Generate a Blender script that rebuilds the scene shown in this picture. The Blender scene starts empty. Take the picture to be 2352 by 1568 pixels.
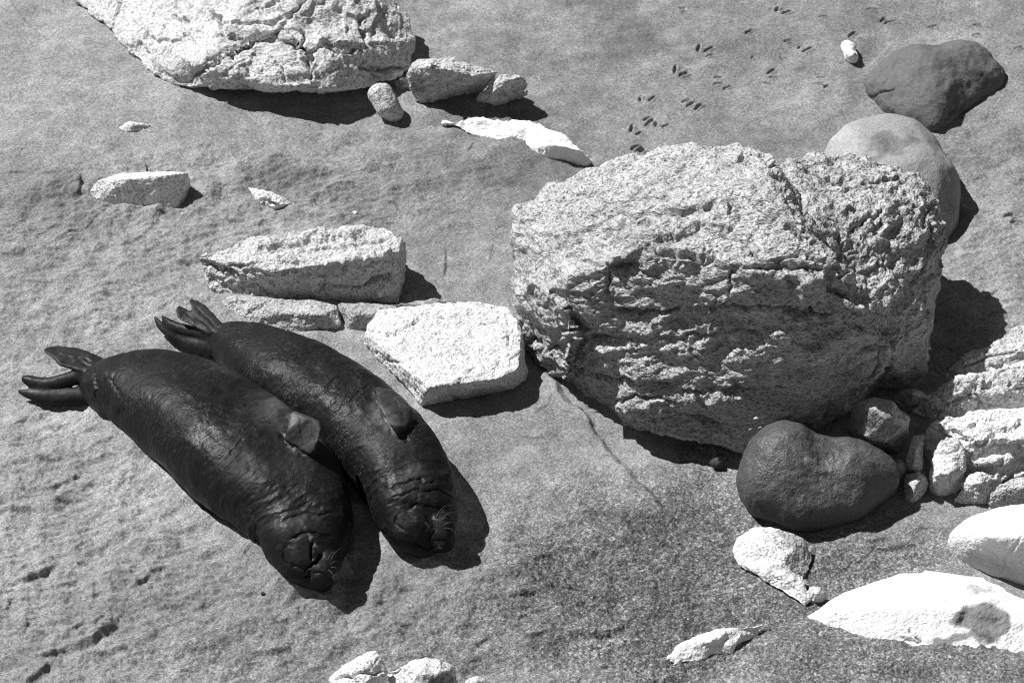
import bpy, bmesh, math, random
import numpy as np
from mathutils import Vector, Matrix
from mathutils.bvhtree import BVHTree

random.seed(7)
RNG = np.random.default_rng(11)
sc = bpy.context.scene
C = sc.collection

# ---------------------------------------------------------------- camera
PITCH = math.radians(40.0)
FOCAL, SENSOR = 110.0, 36.0
REFW, REFH = 2352.0, 1568.0            # photograph measured on a 2352 x 1568 grid
WIDTH_AT_CENTRE = 7.06
DIST = WIDTH_AT_CENTRE / 2 / (SENSOR / 2 / FOCAL)
cam_d = bpy.data.cameras.new('camera')
cam = bpy.data.objects.new('camera', cam_d)
C.objects.link(cam)
cam_d.lens, cam_d.sensor_width = FOCAL, SENSOR
cam_d.clip_start, cam_d.clip_end = 0.5, 2000.0
cam.location = (0.0, -DIST * math.cos(PITCH), DIST * math.sin(PITCH))
cam.rotation_euler = (math.pi / 2 - PITCH, 0, 0)
sc.camera = cam

# ---------------------------------------------------------------- world and sun
SUN_EL, SUN_AZ = math.radians(53.0), math.radians(-62.0)   # azimuth from +Y (away), negative = left
world = bpy.data.worlds.new('World')
sc.world = world
world.use_nodes = True
wn = world.node_tree.nodes
wl = world.node_tree.links
wn.clear()
sky = wn.new('ShaderNodeTexSky')
sky.sky_type = 'NISHITA'
sky.sun_disc = False
sky.sun_elevation = SUN_EL
sky.sun_rotation = SUN_AZ
sky.air_density = 0.7
sky.dust_density = 0.3
bw = wn.new('ShaderNodeRGBToBW')
bg = wn.new('ShaderNodeBackground')
bg.inputs['Strength'].default_value = 0.058
wo = wn.new('ShaderNodeOutputWorld')
wl.new(sky.outputs[0], bw.inputs[0])
wl.new(bw.outputs[0], bg.inputs['Color'])
wl.new(bg.outputs[0], wo.inputs['Surface'])
sun_d = bpy.data.lights.new('sun', 'SUN')
sun_d.energy = 5.0
sun_d.angle = math.radians(0.5)
sun = bpy.data.objects.new('sun', sun_d)
C.objects.link(sun)
sdir = Vector((math.sin(SUN_AZ) * math.cos(SUN_EL), math.cos(SUN_AZ) * math.cos(SUN_EL), math.sin(SUN_EL)))
sun.rotation_euler = (-sdir).to_track_quat('-Z', 'Y').to_euler()
sun.location = sdir * 30
sc.cycles.filter_width = 1.1
sc.view_settings.view_transform = 'Standard'
sc.view_settings.look = 'None'
sc.view_settings.exposure = 0.36
sc.view_settings.gamma = 1.0
sc.view_settings.use_curve_mapping = False

# ---------------------------------------------------------------- measuring helpers
CAM = np.array(cam.location)
FWD = np.array([0, math.cos(PITCH), -math.sin(PITCH)])
UP = np.array([0, math.sin(PITCH), math.cos(PITCH)])
RIGHT = np.array([1.0, 0, 0])
FPX = REFW * FOCAL / SENSOR

def ray(u, v):
    d = FWD + RIGHT * ((u - REFW / 2) / FPX) - UP * ((v - REFH / 2) / FPX)
    return d / np.linalg.norm(d)

def G(u, v, z=0.0):
    d = ray(u, v)
    return CAM + d * ((z - CAM[2]) / d[2])

def ppm(p):
    return FPX / np.dot(np.asarray(p) - CAM, FWD)

def proj(P):
    q = P - CAM
    w = q @ FWD
    return np.stack([REFW / 2 + FPX * (q @ RIGHT) / w, REFH / 2 - FPX * (q @ UP) / w], -1)

# ---------------------------------------------------------------- noise (numpy)
_G = np.array([[1,1,0],[-1,1,0],[1,-1,0],[-1,-1,0],[1,0,1],[-1,0,1],[1,0,-1],[-1,0,-1],
               [0,1,1],[0,-1,1],[0,1,-1],[0,-1,-1],[1,1,0],[-1,1,0],[0,-1,1],[0,-1,-1]], np.float32)

def _hash(ix, iy, iz, seed=0):
    h = (ix.astype(np.uint32) * np.uint32(374761393) + iy.astype(np.uint32) * np.uint32(668265263)
         + iz.astype(np.uint32) * np.uint32(2246822519) + np.uint32(seed * 97531 + 13))
    h = (h ^ (h >> np.uint32(13))) * np.uint32(1274126177)
    h = (h ^ (h >> np.uint32(16))) * np.uint32(2246822519)
    return h ^ (h >> np.uint32(15))

def perlin(p, seed=0):
    p = np.asarray(p, np.float32)
    i = np.floor(p)
    f = p - i
    i = i.astype(np.int64)
    w = f * f * f * (f * (f * 6 - 15) + 10)
    out = 0
    for dx in (0, 1):
        wx = w[:, 0] if dx else 1 - w[:, 0]
        for dy in (0, 1):
            wy = w[:, 1] if dy else 1 - w[:, 1]
            for dz in (0, 1):
                wz = w[:, 2] if dz else 1 - w[:, 2]
                g = _G[_hash(i[:, 0] + dx, i[:, 1] + dy, i[:, 2] + dz, seed) & 15]
                out = out + wx * wy * wz * (g[:, 0] * (f[:, 0] - dx) + g[:, 1] * (f[:, 1] - dy) + g[:, 2] * (f[:, 2] - dz))
    return out

def perlin2(p, seed=0):
    p = np.asarray(p, np.float32)
    i = np.floor(p)
    f = p - i
    i = i.astype(np.int64)
    w = f * f * f * (f * (f * 6 - 15) + 10)
    z0 = np.zeros(len(p), np.int64)
    out = 0
    for dx in (0, 1):
        wx = w[:, 0] if dx else 1 - w[:, 0]
        for dy in (0, 1):
            wy = w[:, 1] if dy else 1 - w[:, 1]
            a = (_hash(i[:, 0] + dx, i[:, 1] + dy, z0, seed) & np.uint32(1023)).astype(np.float32) * (2 * math.pi / 1024)
            out = out + wx * wy * (np.cos(a) * (f[:, 0] - dx) + np.sin(a) * (f[:, 1] - dy))
    return out * 1.4

def fbm(p, octv=4, lac=2.03, gain=0.5, seed=0, fn=perlin):
    a, s = 1.0, 0
    for k in range(octv):
        s = s + a * fn(p, seed + k)
        p = p * lac + 17.3
        a *= gain
    return s

def ridged(p, octv=4, lac=2.1, gain=0.5, seed=0, fn=perlin):
    a, s = 1.0, 0
    for k in range(octv):
        s = s + a * (1 - np.abs(fn(p, seed + k)) * 2.2)
        p = p * lac + 9.1
        a *= gain
    return s

def worley(p, seed=0):
    p = np.asarray(p, np.float32)
    i = np.floor(p).astype(np.int64)
    f1 = np.full(len(p), 9.0, np.float32)
    f2 = f1.copy()
    idv = np.zeros(len(p), np.float32)
    for dx in (-1, 0, 1):
        for dy in (-1, 0, 1):
            for dz in (-1, 0, 1):
                c = i + np.array([dx, dy, dz])
                h = _hash(c[:, 0], c[:, 1], c[:, 2], seed)
                q = c + np.stack([(h & np.uint32(1023)) / 1023.0, ((h >> np.uint32(10)) & np.uint32(1023)) / 1023.0,
                                  ((h >> np.uint32(20)) & np.uint32(1023)) / 1023.0], -1)
                d = np.sqrt(((p - q) ** 2).sum(1)).astype(np.float32)
                n = d < f1
                f2 = np.where(n, f1, np.minimum(f2, d))
                idv = np.where(n, ((h >> np.uint32(5)) & np.uint32(255)) / 255.0, idv)
                f1 = np.where(n, d, f1)
    return f1, f2, idv

def facets(p, seed=0):
    """every cell of a warped cell pattern gets its own tilted plane: broken stone with ledges"""
    p = np.asarray(p, np.float32)
    i = np.floor(p).astype(np.int64)
    f1 = np.full(len(p), 9.0, np.float32)
    out = np.zeros(len(p), np.float32)
    for dx in (-1, 0, 1):
        for dy in (-1, 0, 1):
            for dz in (-1, 0, 1):
                c = i + np.array([dx, dy, dz])
                h = _hash(c[:, 0], c[:, 1], c[:, 2], seed)
                q = c + np.stack([(h & np.uint32(1023)) / 1023.0, ((h >> np.uint32(10)) & np.uint32(1023)) / 1023.0,
                                  ((h >> np.uint32(20)) & np.uint32(1023)) / 1023.0], -1)
                r = (p - q).astype(np.float32)
                d = (r ** 2).sum(1)
                n = d < f1
                h2 = _hash(c[:, 0], c[:, 1], c[:, 2], seed + 77)
                g = np.stack([(h2 & np.uint32(1023)) / 511.5 - 1, ((h2 >> np.uint32(10)) & np.uint32(1023)) / 511.5 - 1,
                              ((h2 >> np.uint32(20)) & np.uint32(1023)) / 511.5 - 1], -1)
                out = np.where(n, (r * g).sum(1) + (g[:, 0] * .25), out)
                f1 = np.where(n, d, f1)
    return out

def seg_dist(P, line):
    """distance in 2D from points to a polyline, with the position 0..1 along it"""
    best = np.full(len(P), 1e9)
    tt = np.zeros(len(P))
    line = np.asarray(line, float)
    L = np.linalg.norm(np.diff(line, axis=0), axis=1)
    tot, acc = L.sum(), 0.0
    for a, b, l in zip(line[:-1], line[1:], L):
        d = b - a
        t = np.clip(((P - a) @ d) / max(d @ d, 1e-12), 0, 1)
        e = np.linalg.norm(P - a - t[:, None] * d, axis=1)
        m = e < best
        best = np.where(m, e, best)
        tt = np.where(m, (acc + t * l) / tot, tt)
        acc += l
    return best, tt

def sstep(a, b, x):
    t = np.clip((x - a) / (b - a), 0, 1)
    return t * t * (3 - 2 * t)

# ---------------------------------------------------------------- materials (all greys: a black and white picture)
def nodes_of(name):
    m = bpy.data.materials.new(name)
    m.use_nodes = True
    nt = m.node_tree
    b = nt.nodes['Principled BSDF']
    return m, nt, b

def N(nt, kind, **kw):
    n = nt.nodes.new(kind)
    for k, v in kw.items():
        if k.startswith('i_'):
            n.inputs[k[2:]].default_value = v
        else:
            setattr(n, k, v)
    return n

def math_n(nt, op, a, b=None, c=None, clamp=False):
    n = nt.nodes.new('ShaderNodeMath')
    n.operation = op
    n.use_clamp = clamp
    for k, x in enumerate((a, b, c)):
        if x is None:
            continue
        if isinstance(x, (int, float)):
            n.inputs[k].default_value = x
        else:
            nt.links.new(x, n.inputs[k])
    return n.outputs[0]

def maprange(nt, x, a, b, c, d):
    n = nt.nodes.new('ShaderNodeMapRange')
    n.inputs[1].default_value, n.inputs[2].default_value = a, b
    n.inputs[3].default_value, n.inputs[4].default_value = c, d
    nt.links.new(x, n.inputs[0])
    return n.outputs[0]

def noise_n(nt, vec, scale, detail=4, rough=0.55, dist=0.0):
    n = N(nt, 'ShaderNodeTexNoise')
    n.inputs['Scale'].default_value = scale
    n.inputs['Detail'].default_value = detail
    n.inputs['Roughness'].default_value = rough
    n.inputs['Distortion'].default_value = dist
    nt.links.new(vec, n.inputs['Vector'])
    return n.outputs['Fac']

def rock_material(name, base, dark, speck=0.3, bump=1.0, grain=60.0, rough=0.85, stretch=(1, 1, 1), rot=(0, 0, 0), spec=0.25, crease=0.35):
    """base grey with mottling, dark mineral specks, a vertex 'tone' and fine relief"""
    m, nt, b = nodes_of(name)
    L = nt.links
    tc = N(nt, 'ShaderNodeTexCoord')
    mp = N(nt, 'ShaderNodeMapping')
    mp.inputs['Scale'].default_value = stretch
    mp.inputs['Rotation'].default_value = rot
    L.new(tc.outputs['Object'], mp.inputs['Vector'])
    v = mp.outputs[0]
    tone = N(nt, 'ShaderNodeAttribute', attribute_name='tone').outputs['Fac']
    n1 = noise_n(nt, v, 3.5, 6, 0.6)
    n2 = noise_n(nt, v, grain * 0.45, 2, 0.6)
    n3 = noise_n(nt, v, grain * 1.35, 1, 0.6)
    mott = math_n(nt, 'ADD', math_n(nt, 'MULTIPLY', maprange(nt, n1, .3, .7, 0, 1), .45), math_n(nt, 'MULTIPLY', maprange(nt, n2, .3, .7, 0, 1), .55))
    col = N(nt, 'ShaderNodeMix', data_type='FLOAT')
    L.new(mott, col.inputs['Factor'])
    col.inputs[2].default_value = dark
    col.inputs[3].default_value = base
    sp = maprange(nt, n3, .36, .52, 1 - speck, 1.0)
    c = math_n(nt, 'MULTIPLY', math_n(nt, 'MULTIPLY', col.outputs[0], sp), tone)
    rgb = N(nt, 'ShaderNodeCombineColor')
    for k in range(3):
        L.new(c, rgb.inputs[k])
    L.new(rgb.outputs[0], b.inputs['Base Color'])
    b.inputs['Roughness'].default_value = rough
    b.inputs['Specular IOR Level'].default_value = spec
    rn = N(nt, 'ShaderNodeTexNoise', noise_type='RIDGED_MULTIFRACTAL')
    rn.inputs['Scale'].default_value = grain * .22
    rn.inputs['Detail'].default_value = 2.5
    rn.inputs['Roughness'].default_value = .62
    rn.inputs['Distortion'].default_value = .25
    L.new(v, rn.inputs['Vector'])
    h = math_n(nt, 'ADD', math_n(nt, 'MULTIPLY', n2, 1.6), math_n(nt, 'MULTIPLY', n3, 0.9))
    h = math_n(nt, 'SUBTRACT', h, math_n(nt, 'MULTIPLY', rn.outputs['Fac'], crease))
    bp = N(nt, 'ShaderNodeBump')
    bp.inputs['Strength'].default_value = 1.0
    bp.inputs['Distance'].default_value = 0.010 * bump
    L.new(h, bp.inputs['Height'])
    L.new(bp.outputs[0], b.inputs['Normal'])
    return m

def sand_material():
    m, nt, b = nodes_of('beach_sand')
    L = nt.links
    tc = N(nt, 'ShaderNodeTexCoord')
    v = tc.outputs['Object']
    tone = N(nt, 'ShaderNodeAttribute', attribute_name='tone').outputs['Fac']
    coarse = N(nt, 'ShaderNodeAttribute', attribute_name='coarse').outputs['Fac']
    def grains(scale):
        vo = N(nt, 'ShaderNodeTexVoronoi')
        vo.inputs['Scale'].default_value = scale
        L.new(v, vo.inputs['Vector'])
        sp = N(nt, 'ShaderNodeSeparateColor')
        L.new(vo.outputs['Color'], sp.inputs[0])
        return sp.outputs[0]
    fine = grains(115)
    fine2 = grains(62)
    mid = noise_n(nt, v, 9, 5, 0.6)
    big = noise_n(nt, v, 1.6, 4, 0.55)
    g = maprange(nt, fine, 0, 1, .62, 1.36)
    g2 = maprange(nt, fine2, 0, 1, .86, 1.14)
    g3 = maprange(nt, mid, .3, .7, .82, 1.16)
    g4 = maprange(nt, big, .3, .7, .85, 1.13)
    # coarse grit: strong dark/light grains
    gr = maprange(nt, math_n(nt, 'POWER', fine2, 2.0), 0, 1, .62, 1.9)
    gr2 = maprange(nt, math_n(nt, 'POWER', fine, 1.6), 0, 1, .55, 1.8)
    grit_glint = N(nt, 'ShaderNodeMix', data_type='FLOAT')
    L.new(coarse, grit_glint.inputs['Factor'])
    L.new(math_n(nt, 'MULTIPLY', g, g2), grit_glint.inputs[2])
    L.new(math_n(nt, 'MULTIPLY', gr, gr2), grit_glint.inputs[3])
    c = math_n(nt, 'MULTIPLY', grit_glint.outputs[0], math_n(nt, 'MULTIPLY', g3, g4))
    c = math_n(nt, 'MULTIPLY', c, tone)
    c = math_n(nt, 'MULTIPLY', c, 0.245)
    rgb = N(nt, 'ShaderNodeCombineColor')
    for k in range(3):
        L.new(c, rgb.inputs[k])
    L.new(rgb.outputs[0], b.inputs['Base Color'])
    b.inputs['Roughness'].default_value = 0.9
    b.inputs['Specular IOR Level'].default_value = 0.2
    rel = noise_n(nt, v, 48, 2, .6)
    h = math_n(nt, 'MULTIPLY', rel, math_n(nt, 'ADD', .8, math_n(nt, 'MULTIPLY', coarse, 1.0)))
    h = math_n(nt, 'ADD', h, math_n(nt, 'MULTIPLY', mid, 1.2))
    bp = N(nt, 'ShaderNodeBump')
    bp.inputs['Strength'].default_value = 1.0
    bp.inputs['Distance'].default_value = 0.008
    L.new(h, bp.inputs['Height'])
    L.new(bp.outputs[0], b.inputs['Normal'])
    return m

def seal_material(name, base):
    m, nt, b = nodes_of(name)
    L = nt.links
    tc = N(nt, 'ShaderNodeTexCoord')
    v = tc.outputs['Object']
    tone = N(nt, 'ShaderNodeAttribute', attribute_name='tone').outputs['Fac']
    along = N(nt, 'ShaderNodeAttribute', attribute_name='along')
    streak = noise_n(nt, along.outputs['Vector'], .8, 2, 0.6, 0.4)
    fur = noise_n(nt, v, 52, 1, 0.6)
    mid = noise_n(nt, v, 7, 3, 0.6)
    damp = noise_n(nt, v, 2.6, 3, 0.5)
    c = math_n(nt, 'MULTIPLY', maprange(nt, mid, .3, .7, .72, 1.25), maprange(nt, fur, .3, .7, .8, 1.2))
    c = math_n(nt, 'MULTIPLY', c, maprange(nt, streak, .3, .7, .75, 1.25))
    c = math_n(nt, 'MULTIPLY', c, math_n(nt, 'MULTIPLY', tone, base))
    # pale grit streaks, painted in for the glints of the wet coat
    st2 = noise_n(nt, along.outputs['Vector'], 1.1, 2, 0.6, 0.8)
    wet = N(nt, 'ShaderNodeAttribute', attribute_name='wet').outputs['Fac']
    patch = math_n(nt, 'MULTIPLY', maprange(nt, noise_n(nt, v, 3.1, 3, .6), .40, .66, .1, 1), wet)
    grit_glint = math_n(nt, 'MULTIPLY', maprange(nt, st2, .56, .68, 0, 1), math_n(nt, 'ADD', math_n(nt, 'MULTIPLY', patch, .10), .004))
    c = math_n(nt, 'ADD', c, math_n(nt, 'MULTIPLY', grit_glint, fur))
    rgb = N(nt, 'ShaderNodeCombineColor')
    for k in range(3):
        L.new(c, rgb.inputs[k])
    L.new(rgb.outputs[0], b.inputs['Base Color'])
    L.new(maprange(nt, damp, .35, .65, .40, .60), b.inputs['Roughness'])
    b.inputs['Specular IOR Level'].default_value = 0.17
    rl = math_n(nt, 'ADD', math_n(nt, 'MULTIPLY', patch, .9), .16)
    h = math_n(nt, 'ADD', math_n(nt, 'MULTIPLY', math_n(nt, 'ADD', math_n(nt, 'MULTIPLY', streak, 1.3), math_n(nt, 'MULTIPLY', fur, .5)), rl), math_n(nt, 'MULTIPLY', mid, .9))
    bp = N(nt, 'ShaderNodeBump')
    bp.inputs['Strength'].default_value = 1.0
    bp.inputs['Distance'].default_value = 0.010
    L.new(h, bp.inputs['Height'])
    L.new(bp.outputs[0], b.inputs['Normal'])
    return m

def plain_material(name, grey, rough=0.6, spec=0.3):
    m, nt, b = nodes_of(name)
    tc = N(nt, 'ShaderNodeTexCoord')
    f = noise_n(nt, tc.outputs['Object'], 40, 3, .6)
    c = math_n(nt, 'MULTIPLY', maprange(nt, f, .3, .7, .8, 1.2), grey)
    rgb = N(nt, 'ShaderNodeCombineColor')
    for k in range(3):
        nt.links.new(c, rgb.inputs[k])
    nt.links.new(rgb.outputs[0], b.inputs['Base Color'])
    b.inputs['Roughness'].default_value = rough
    b.inputs['Specular IOR Level'].default_value = spec
    return m

M_SAND = sand_material()
M_BIG = rock_material('rough_gneiss', 0.68, 0.25, speck=0.6, bump=1.9, grain=50, stretch=(.7, .7, 1.9), rot=(0.40, 0.28, 0), crease=.45)
M_GREY = rock_material('pale_granite', 0.66, 0.36, speck=0.5, bump=1.5, grain=46, crease=.3)
M_CRACK = rock_material('cracked_granite', 0.74, 0.46, speck=0.5, bump=0.9, grain=44, crease=.25)
M_WHITE = rock_material('white_stone', 0.80, 0.50, speck=0.45, bump=1.2, grain=46, crease=.3)
M_BRIGHT = rock_material('bleached_stone', 0.90, 0.74, speck=0.16, bump=0.7, grain=50, crease=.15)
M_SMOOTH = rock_material('smooth_stone', 0.30, 0.21, speck=0.35, bump=.4, grain=70, crease=.1)
M_SPECK = rock_material('speckled_cobble', 0.58, 0.36, speck=0.65, bump=0.6, grain=60, crease=.1)
M_DARK = rock_material('dark_smooth_stone', 0.11, 0.055, speck=0.4, bump=0.6, grain=60, rough=0.5, spec=0.4, crease=.1)
M_WET = rock_material('grey_buried_stone', 0.135, 0.09, speck=0.3, bump=.5, grain=60, rough=0.75, crease=.15)
M_SEAL = seal_material('damp_seal_fur', 0.0065)
M_WHISK = plain_material('whisker', 0.13, 0.4)
M_PEB = plain_material('dark_pebble', 0.035)
M_SHELL = plain_material('shell_white', 0.8)
M_TWIG = plain_material('twig', 0.05)

# ---------------------------------------------------------------- mesh helpers
def mesh_obj(name, V, F, mat, attrs=None, smooth=True, parent=None, origin=None):
    V = np.asarray(V, np.float64)
    if origin is None:
        origin = np.array([V[:, 0].mean(), V[:, 1].mean(), max(V[:, 2].min(), 0.0)])
    me = bpy.data.meshes.new(name)
    F = np.asarray(F) if not isinstance(F, list) else F
    if isinstance(F, np.ndarray) and F.ndim == 2:
        k = F.shape[1]
        me.vertices.add(len(V))
        me.vertices.foreach_set('co', (V - origin).astype(np.float32).ravel())
        me.loops.add(F.size)
        me.loops.foreach_set('vertex_index', F.astype(np.int32).ravel())
        me.polygons.add(len(F))
        me.polygons.foreach_set('loop_start', (np.arange(len(F)) * k).astype(np.int32))
        me.update(calc_edges=True)
    else:
        me.from_pydata((V - origin).tolist(), [], F)
    if smooth:
        me.polygons.foreach_set('use_smooth', np.ones(len(me.polygons), bool))
    for nm, a in (attrs or {}).items():
        a = np.asarray(a, np.float32)
        if a.ndim == 1:
            me.attributes.new(nm, 'FLOAT', 'POINT').data.foreach_set('value', a)
        else:
            me.attributes.new(nm, 'FLOAT_VECTOR', 'POINT').data.foreach_set('vector', a.ravel())
    me.materials.append(mat)
    me.update()
    o = bpy.data.objects.new(name, me)
    o.location = origin
    C.objects.link(o)
    if parent:
        o.parent = parent
        o.matrix_parent_inverse = Matrix.Translation(-Vector(parent.location))
    return o

def tag(o, label, cat=None, group=None, kind=None):
    o['label'] = label
    if cat:
        o['category'] = cat
    if group:
        o['group'] = group
    if kind:
        o['kind'] = kind
    return o

def remesh(bm, voxel):
    """closed overlapping shells -> one skin of even quads (numpy verts, quads)"""
    me = bpy.data.meshes.new('tmp')
    bm.to_mesh(me)
    bm.free()
    o = bpy.data.objects.new('tmp', me)
    C.objects.link(o)
    r = o.modifiers.new('r', 'REMESH')
    r.mode = 'VOXEL'
    r.voxel_size = voxel
    dg = bpy.context.evaluated_depsgraph_get()
    dg.update()
    ev = o.evaluated_get(dg)
    m2 = bpy.data.meshes.new_from_object(ev)
    V = np.empty(len(m2.vertices) * 3, np.float32)
    m2.vertices.foreach_get('co', V)
    V = V.reshape(-1, 3).astype(np.float64)
    F = np.empty(len(m2.loops), np.int32)
    m2.loops.foreach_get('vertex_index', F)
    F = F.reshape(-1, 4)
    bpy.data.objects.remove(o)
    bpy.data.meshes.remove(me)
    bpy.data.meshes.remove(m2)
    return V, F

def edges_of(F):
    E = np.concatenate([F[:, [0, 1]], F[:, [1, 2]], F[:, [2, 3]], F[:, [3, 0]]])
    return E

def smooth_v(V, F, n, lam=0.6, w=None):
    E = edges_of(F)
    cnt = np.bincount(E[:, 0], minlength=len(V)) + np.bincount(E[:, 1], minlength=len(V))
    V = V.copy()
    for _ in range(n):
        A = np.stack([np.bincount(E[:, 0], V[E[:, 1], k], len(V)) + np.bincount(E[:, 1], V[E[:, 0], k], len(V)) for k in range(3)], -1)
        A /= np.maximum(cnt, 1)[:, None]
        d = lam * (A - V)
        V += d if w is None else d * w[:, None]
    return V

def normals(V, F):
    n = np.cross(V[F[:, 2]] - V[F[:, 0]], V[F[:, 3]] - V[F[:, 1]])
    out = np.zeros_like(V)
    for k in range(4):
        for c in range(3):
            out[:, c] += np.bincount(F[:, k], n[:, c], len(V))
    return out / np.maximum(np.linalg.norm(out, axis=1), 1e-12)[:, None]

def add_hull(bm, pts):
    vs = [bm.verts.new(p) for p in pts]
    r = bmesh.ops.convex_hull(bm, input=vs)
    junk = [e for e in r['geom_interior'] + r['geom_unused'] if isinstance(e, bmesh.types.BMVert)]
    if junk:
        bmesh.ops.delete(bm, geom=list(set(junk)), context='VERTS')

def hull_bm(parts):
    """parts: lists of (u, v, z) measured corners; each list is one convex lump"""
    bm = bmesh.new()
    for pts in parts:
        b2 = bmesh.new()
        add_hull(b2, [G(*p) for p in pts])
        me = bpy.data.meshes.new('h')
        b2.to_mesh(me)
        b2.free()
        bm.from_mesh(me)
        bpy.data.meshes.remove(me)
    return bm

_fib = None
def sphere_pts(c, r, n=60):
    k = np.arange(n) + .5
    ph = np.arccos(1 - 2 * k / n)
    th = math.pi * (1 + 5 ** .5) * k
    return np.asarray(c) + np.stack([np.cos(th) * np.sin(ph), np.sin(th) * np.sin(ph), np.cos(ph)], -1) * np.asarray(r)

def balls_bm(parts):
    """parts: lists of (u, v, z, r) balls; each list is wrapped by one convex skin"""
    bm = bmesh.new()
    for pts in parts:
        b2 = bmesh.new()
        add_hull(b2, np.concatenate([sphere_pts(G(u, v, z), r) for u, v, z, r in pts]))
        me = bpy.data.meshes.new('h')
        b2.to_mesh(me)
        b2.free()
        bm.from_mesh(me)
        bpy.data.meshes.remove(me)
    return bm

def rotm(ax, ay, az=0):
    return np.array(Matrix.Rotation(ax, 3, 'X') @ Matrix.Rotation(ay, 3, 'Y') @ Matrix.Rotation(az, 3, 'Z'))

def carve(V, Nn, lines, seed=3):
    """cut grooves (depth > 0) or raise ribs (depth < 0) along measured lines on the side that faces them"""
    pp = proj(V)
    view = CAM - V
    view /= np.linalg.norm(view, axis=1)[:, None]
    facing = sstep(-.05, .25, (view * Nn).sum(1))
    wob = np.stack([perlin(V * 9, seed), perlin(V * 9, seed + 5)], -1) * 14 + np.stack([perlin(V * 30, seed + 9), perlin(V * 30, seed + 8)], -1) * 6
    out = np.zeros(len(V))
    for line, wid, dep, *kind in lines:
        ln = np.asarray(line, float)
        lo, hi = ln.min(0) - 5 * wid - 20, ln.max(0) + 5 * wid + 20
        m = np.where((pp[:, 0] > lo[0]) & (pp[:, 0] < hi[0]) & (pp[:, 1] > lo[1]) & (pp[:, 1] < hi[1]))[0]
        if not len(m):
            continue
        q = pp[m] + wob[m] * min(1.0, wid / 6)
        d, t = seg_dist(q, ln)
        taper = np.clip(np.minimum(t, 1 - t) * 6, 0.15, 1) if len(ln) > 1 else 1.0
        if kind:   # a step: the stone below the line stands back from the stone above it
            vv = np.interp(q[:, 0], ln[:, 0], ln[:, 1]) if ln[0, 0] < ln[-1, 0] else np.interp(q[:, 0], ln[::-1, 0], ln[::-1, 1])
            ok = sstep(ln[:, 0].min() - 15, ln[:, 0].min() + 25, q[:, 0]) * (1 - sstep(ln[:, 0].max() - 25, ln[:, 0].max() + 15, q[:, 0]))
            sd = q[:, 1] - vv
            out[m] += dep * ok * sstep(-2.5, 2.5, sd) * np.exp(-np.maximum(sd, 0) / wid) * facing[m]
            continue
        prof = np.exp(-(d / wid) ** 2) if (dep < 0 or wid > 12) else np.maximum(0, 1 - d / (wid * 1.15)) ** 1.5
        out[m] += dep * taper * prof * facing[m]
    return out

def blotch(V, spots, seed=5, wob=14):
    """smooth-edged tone patches (multipliers) around measured places"""
    pp = proj(V)
    pp = pp + np.stack([perlin(V * 6, seed), perlin(V * 6, seed + 1)], -1) * wob * 2 + np.stack([perlin(V * 22, seed + 2), perlin(V * 22, seed + 3)], -1) * wob * .8
    t = np.ones(len(V))
    for (u, v, ru, rv, ang, mul, soft) in spots:
        ca, sa = math.cos(math.radians(ang)), math.sin(math.radians(ang))
        x, y = pp[:, 0] - u, pp[:, 1] - v
        d = np.sqrt(((x * ca + y * sa) / ru) ** 2 + ((-x * sa + y * ca) / rv) ** 2)
        t *= 1 + (mul - 1) * (1 - sstep(1 - soft, 1 + soft, d))
    return t

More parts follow.
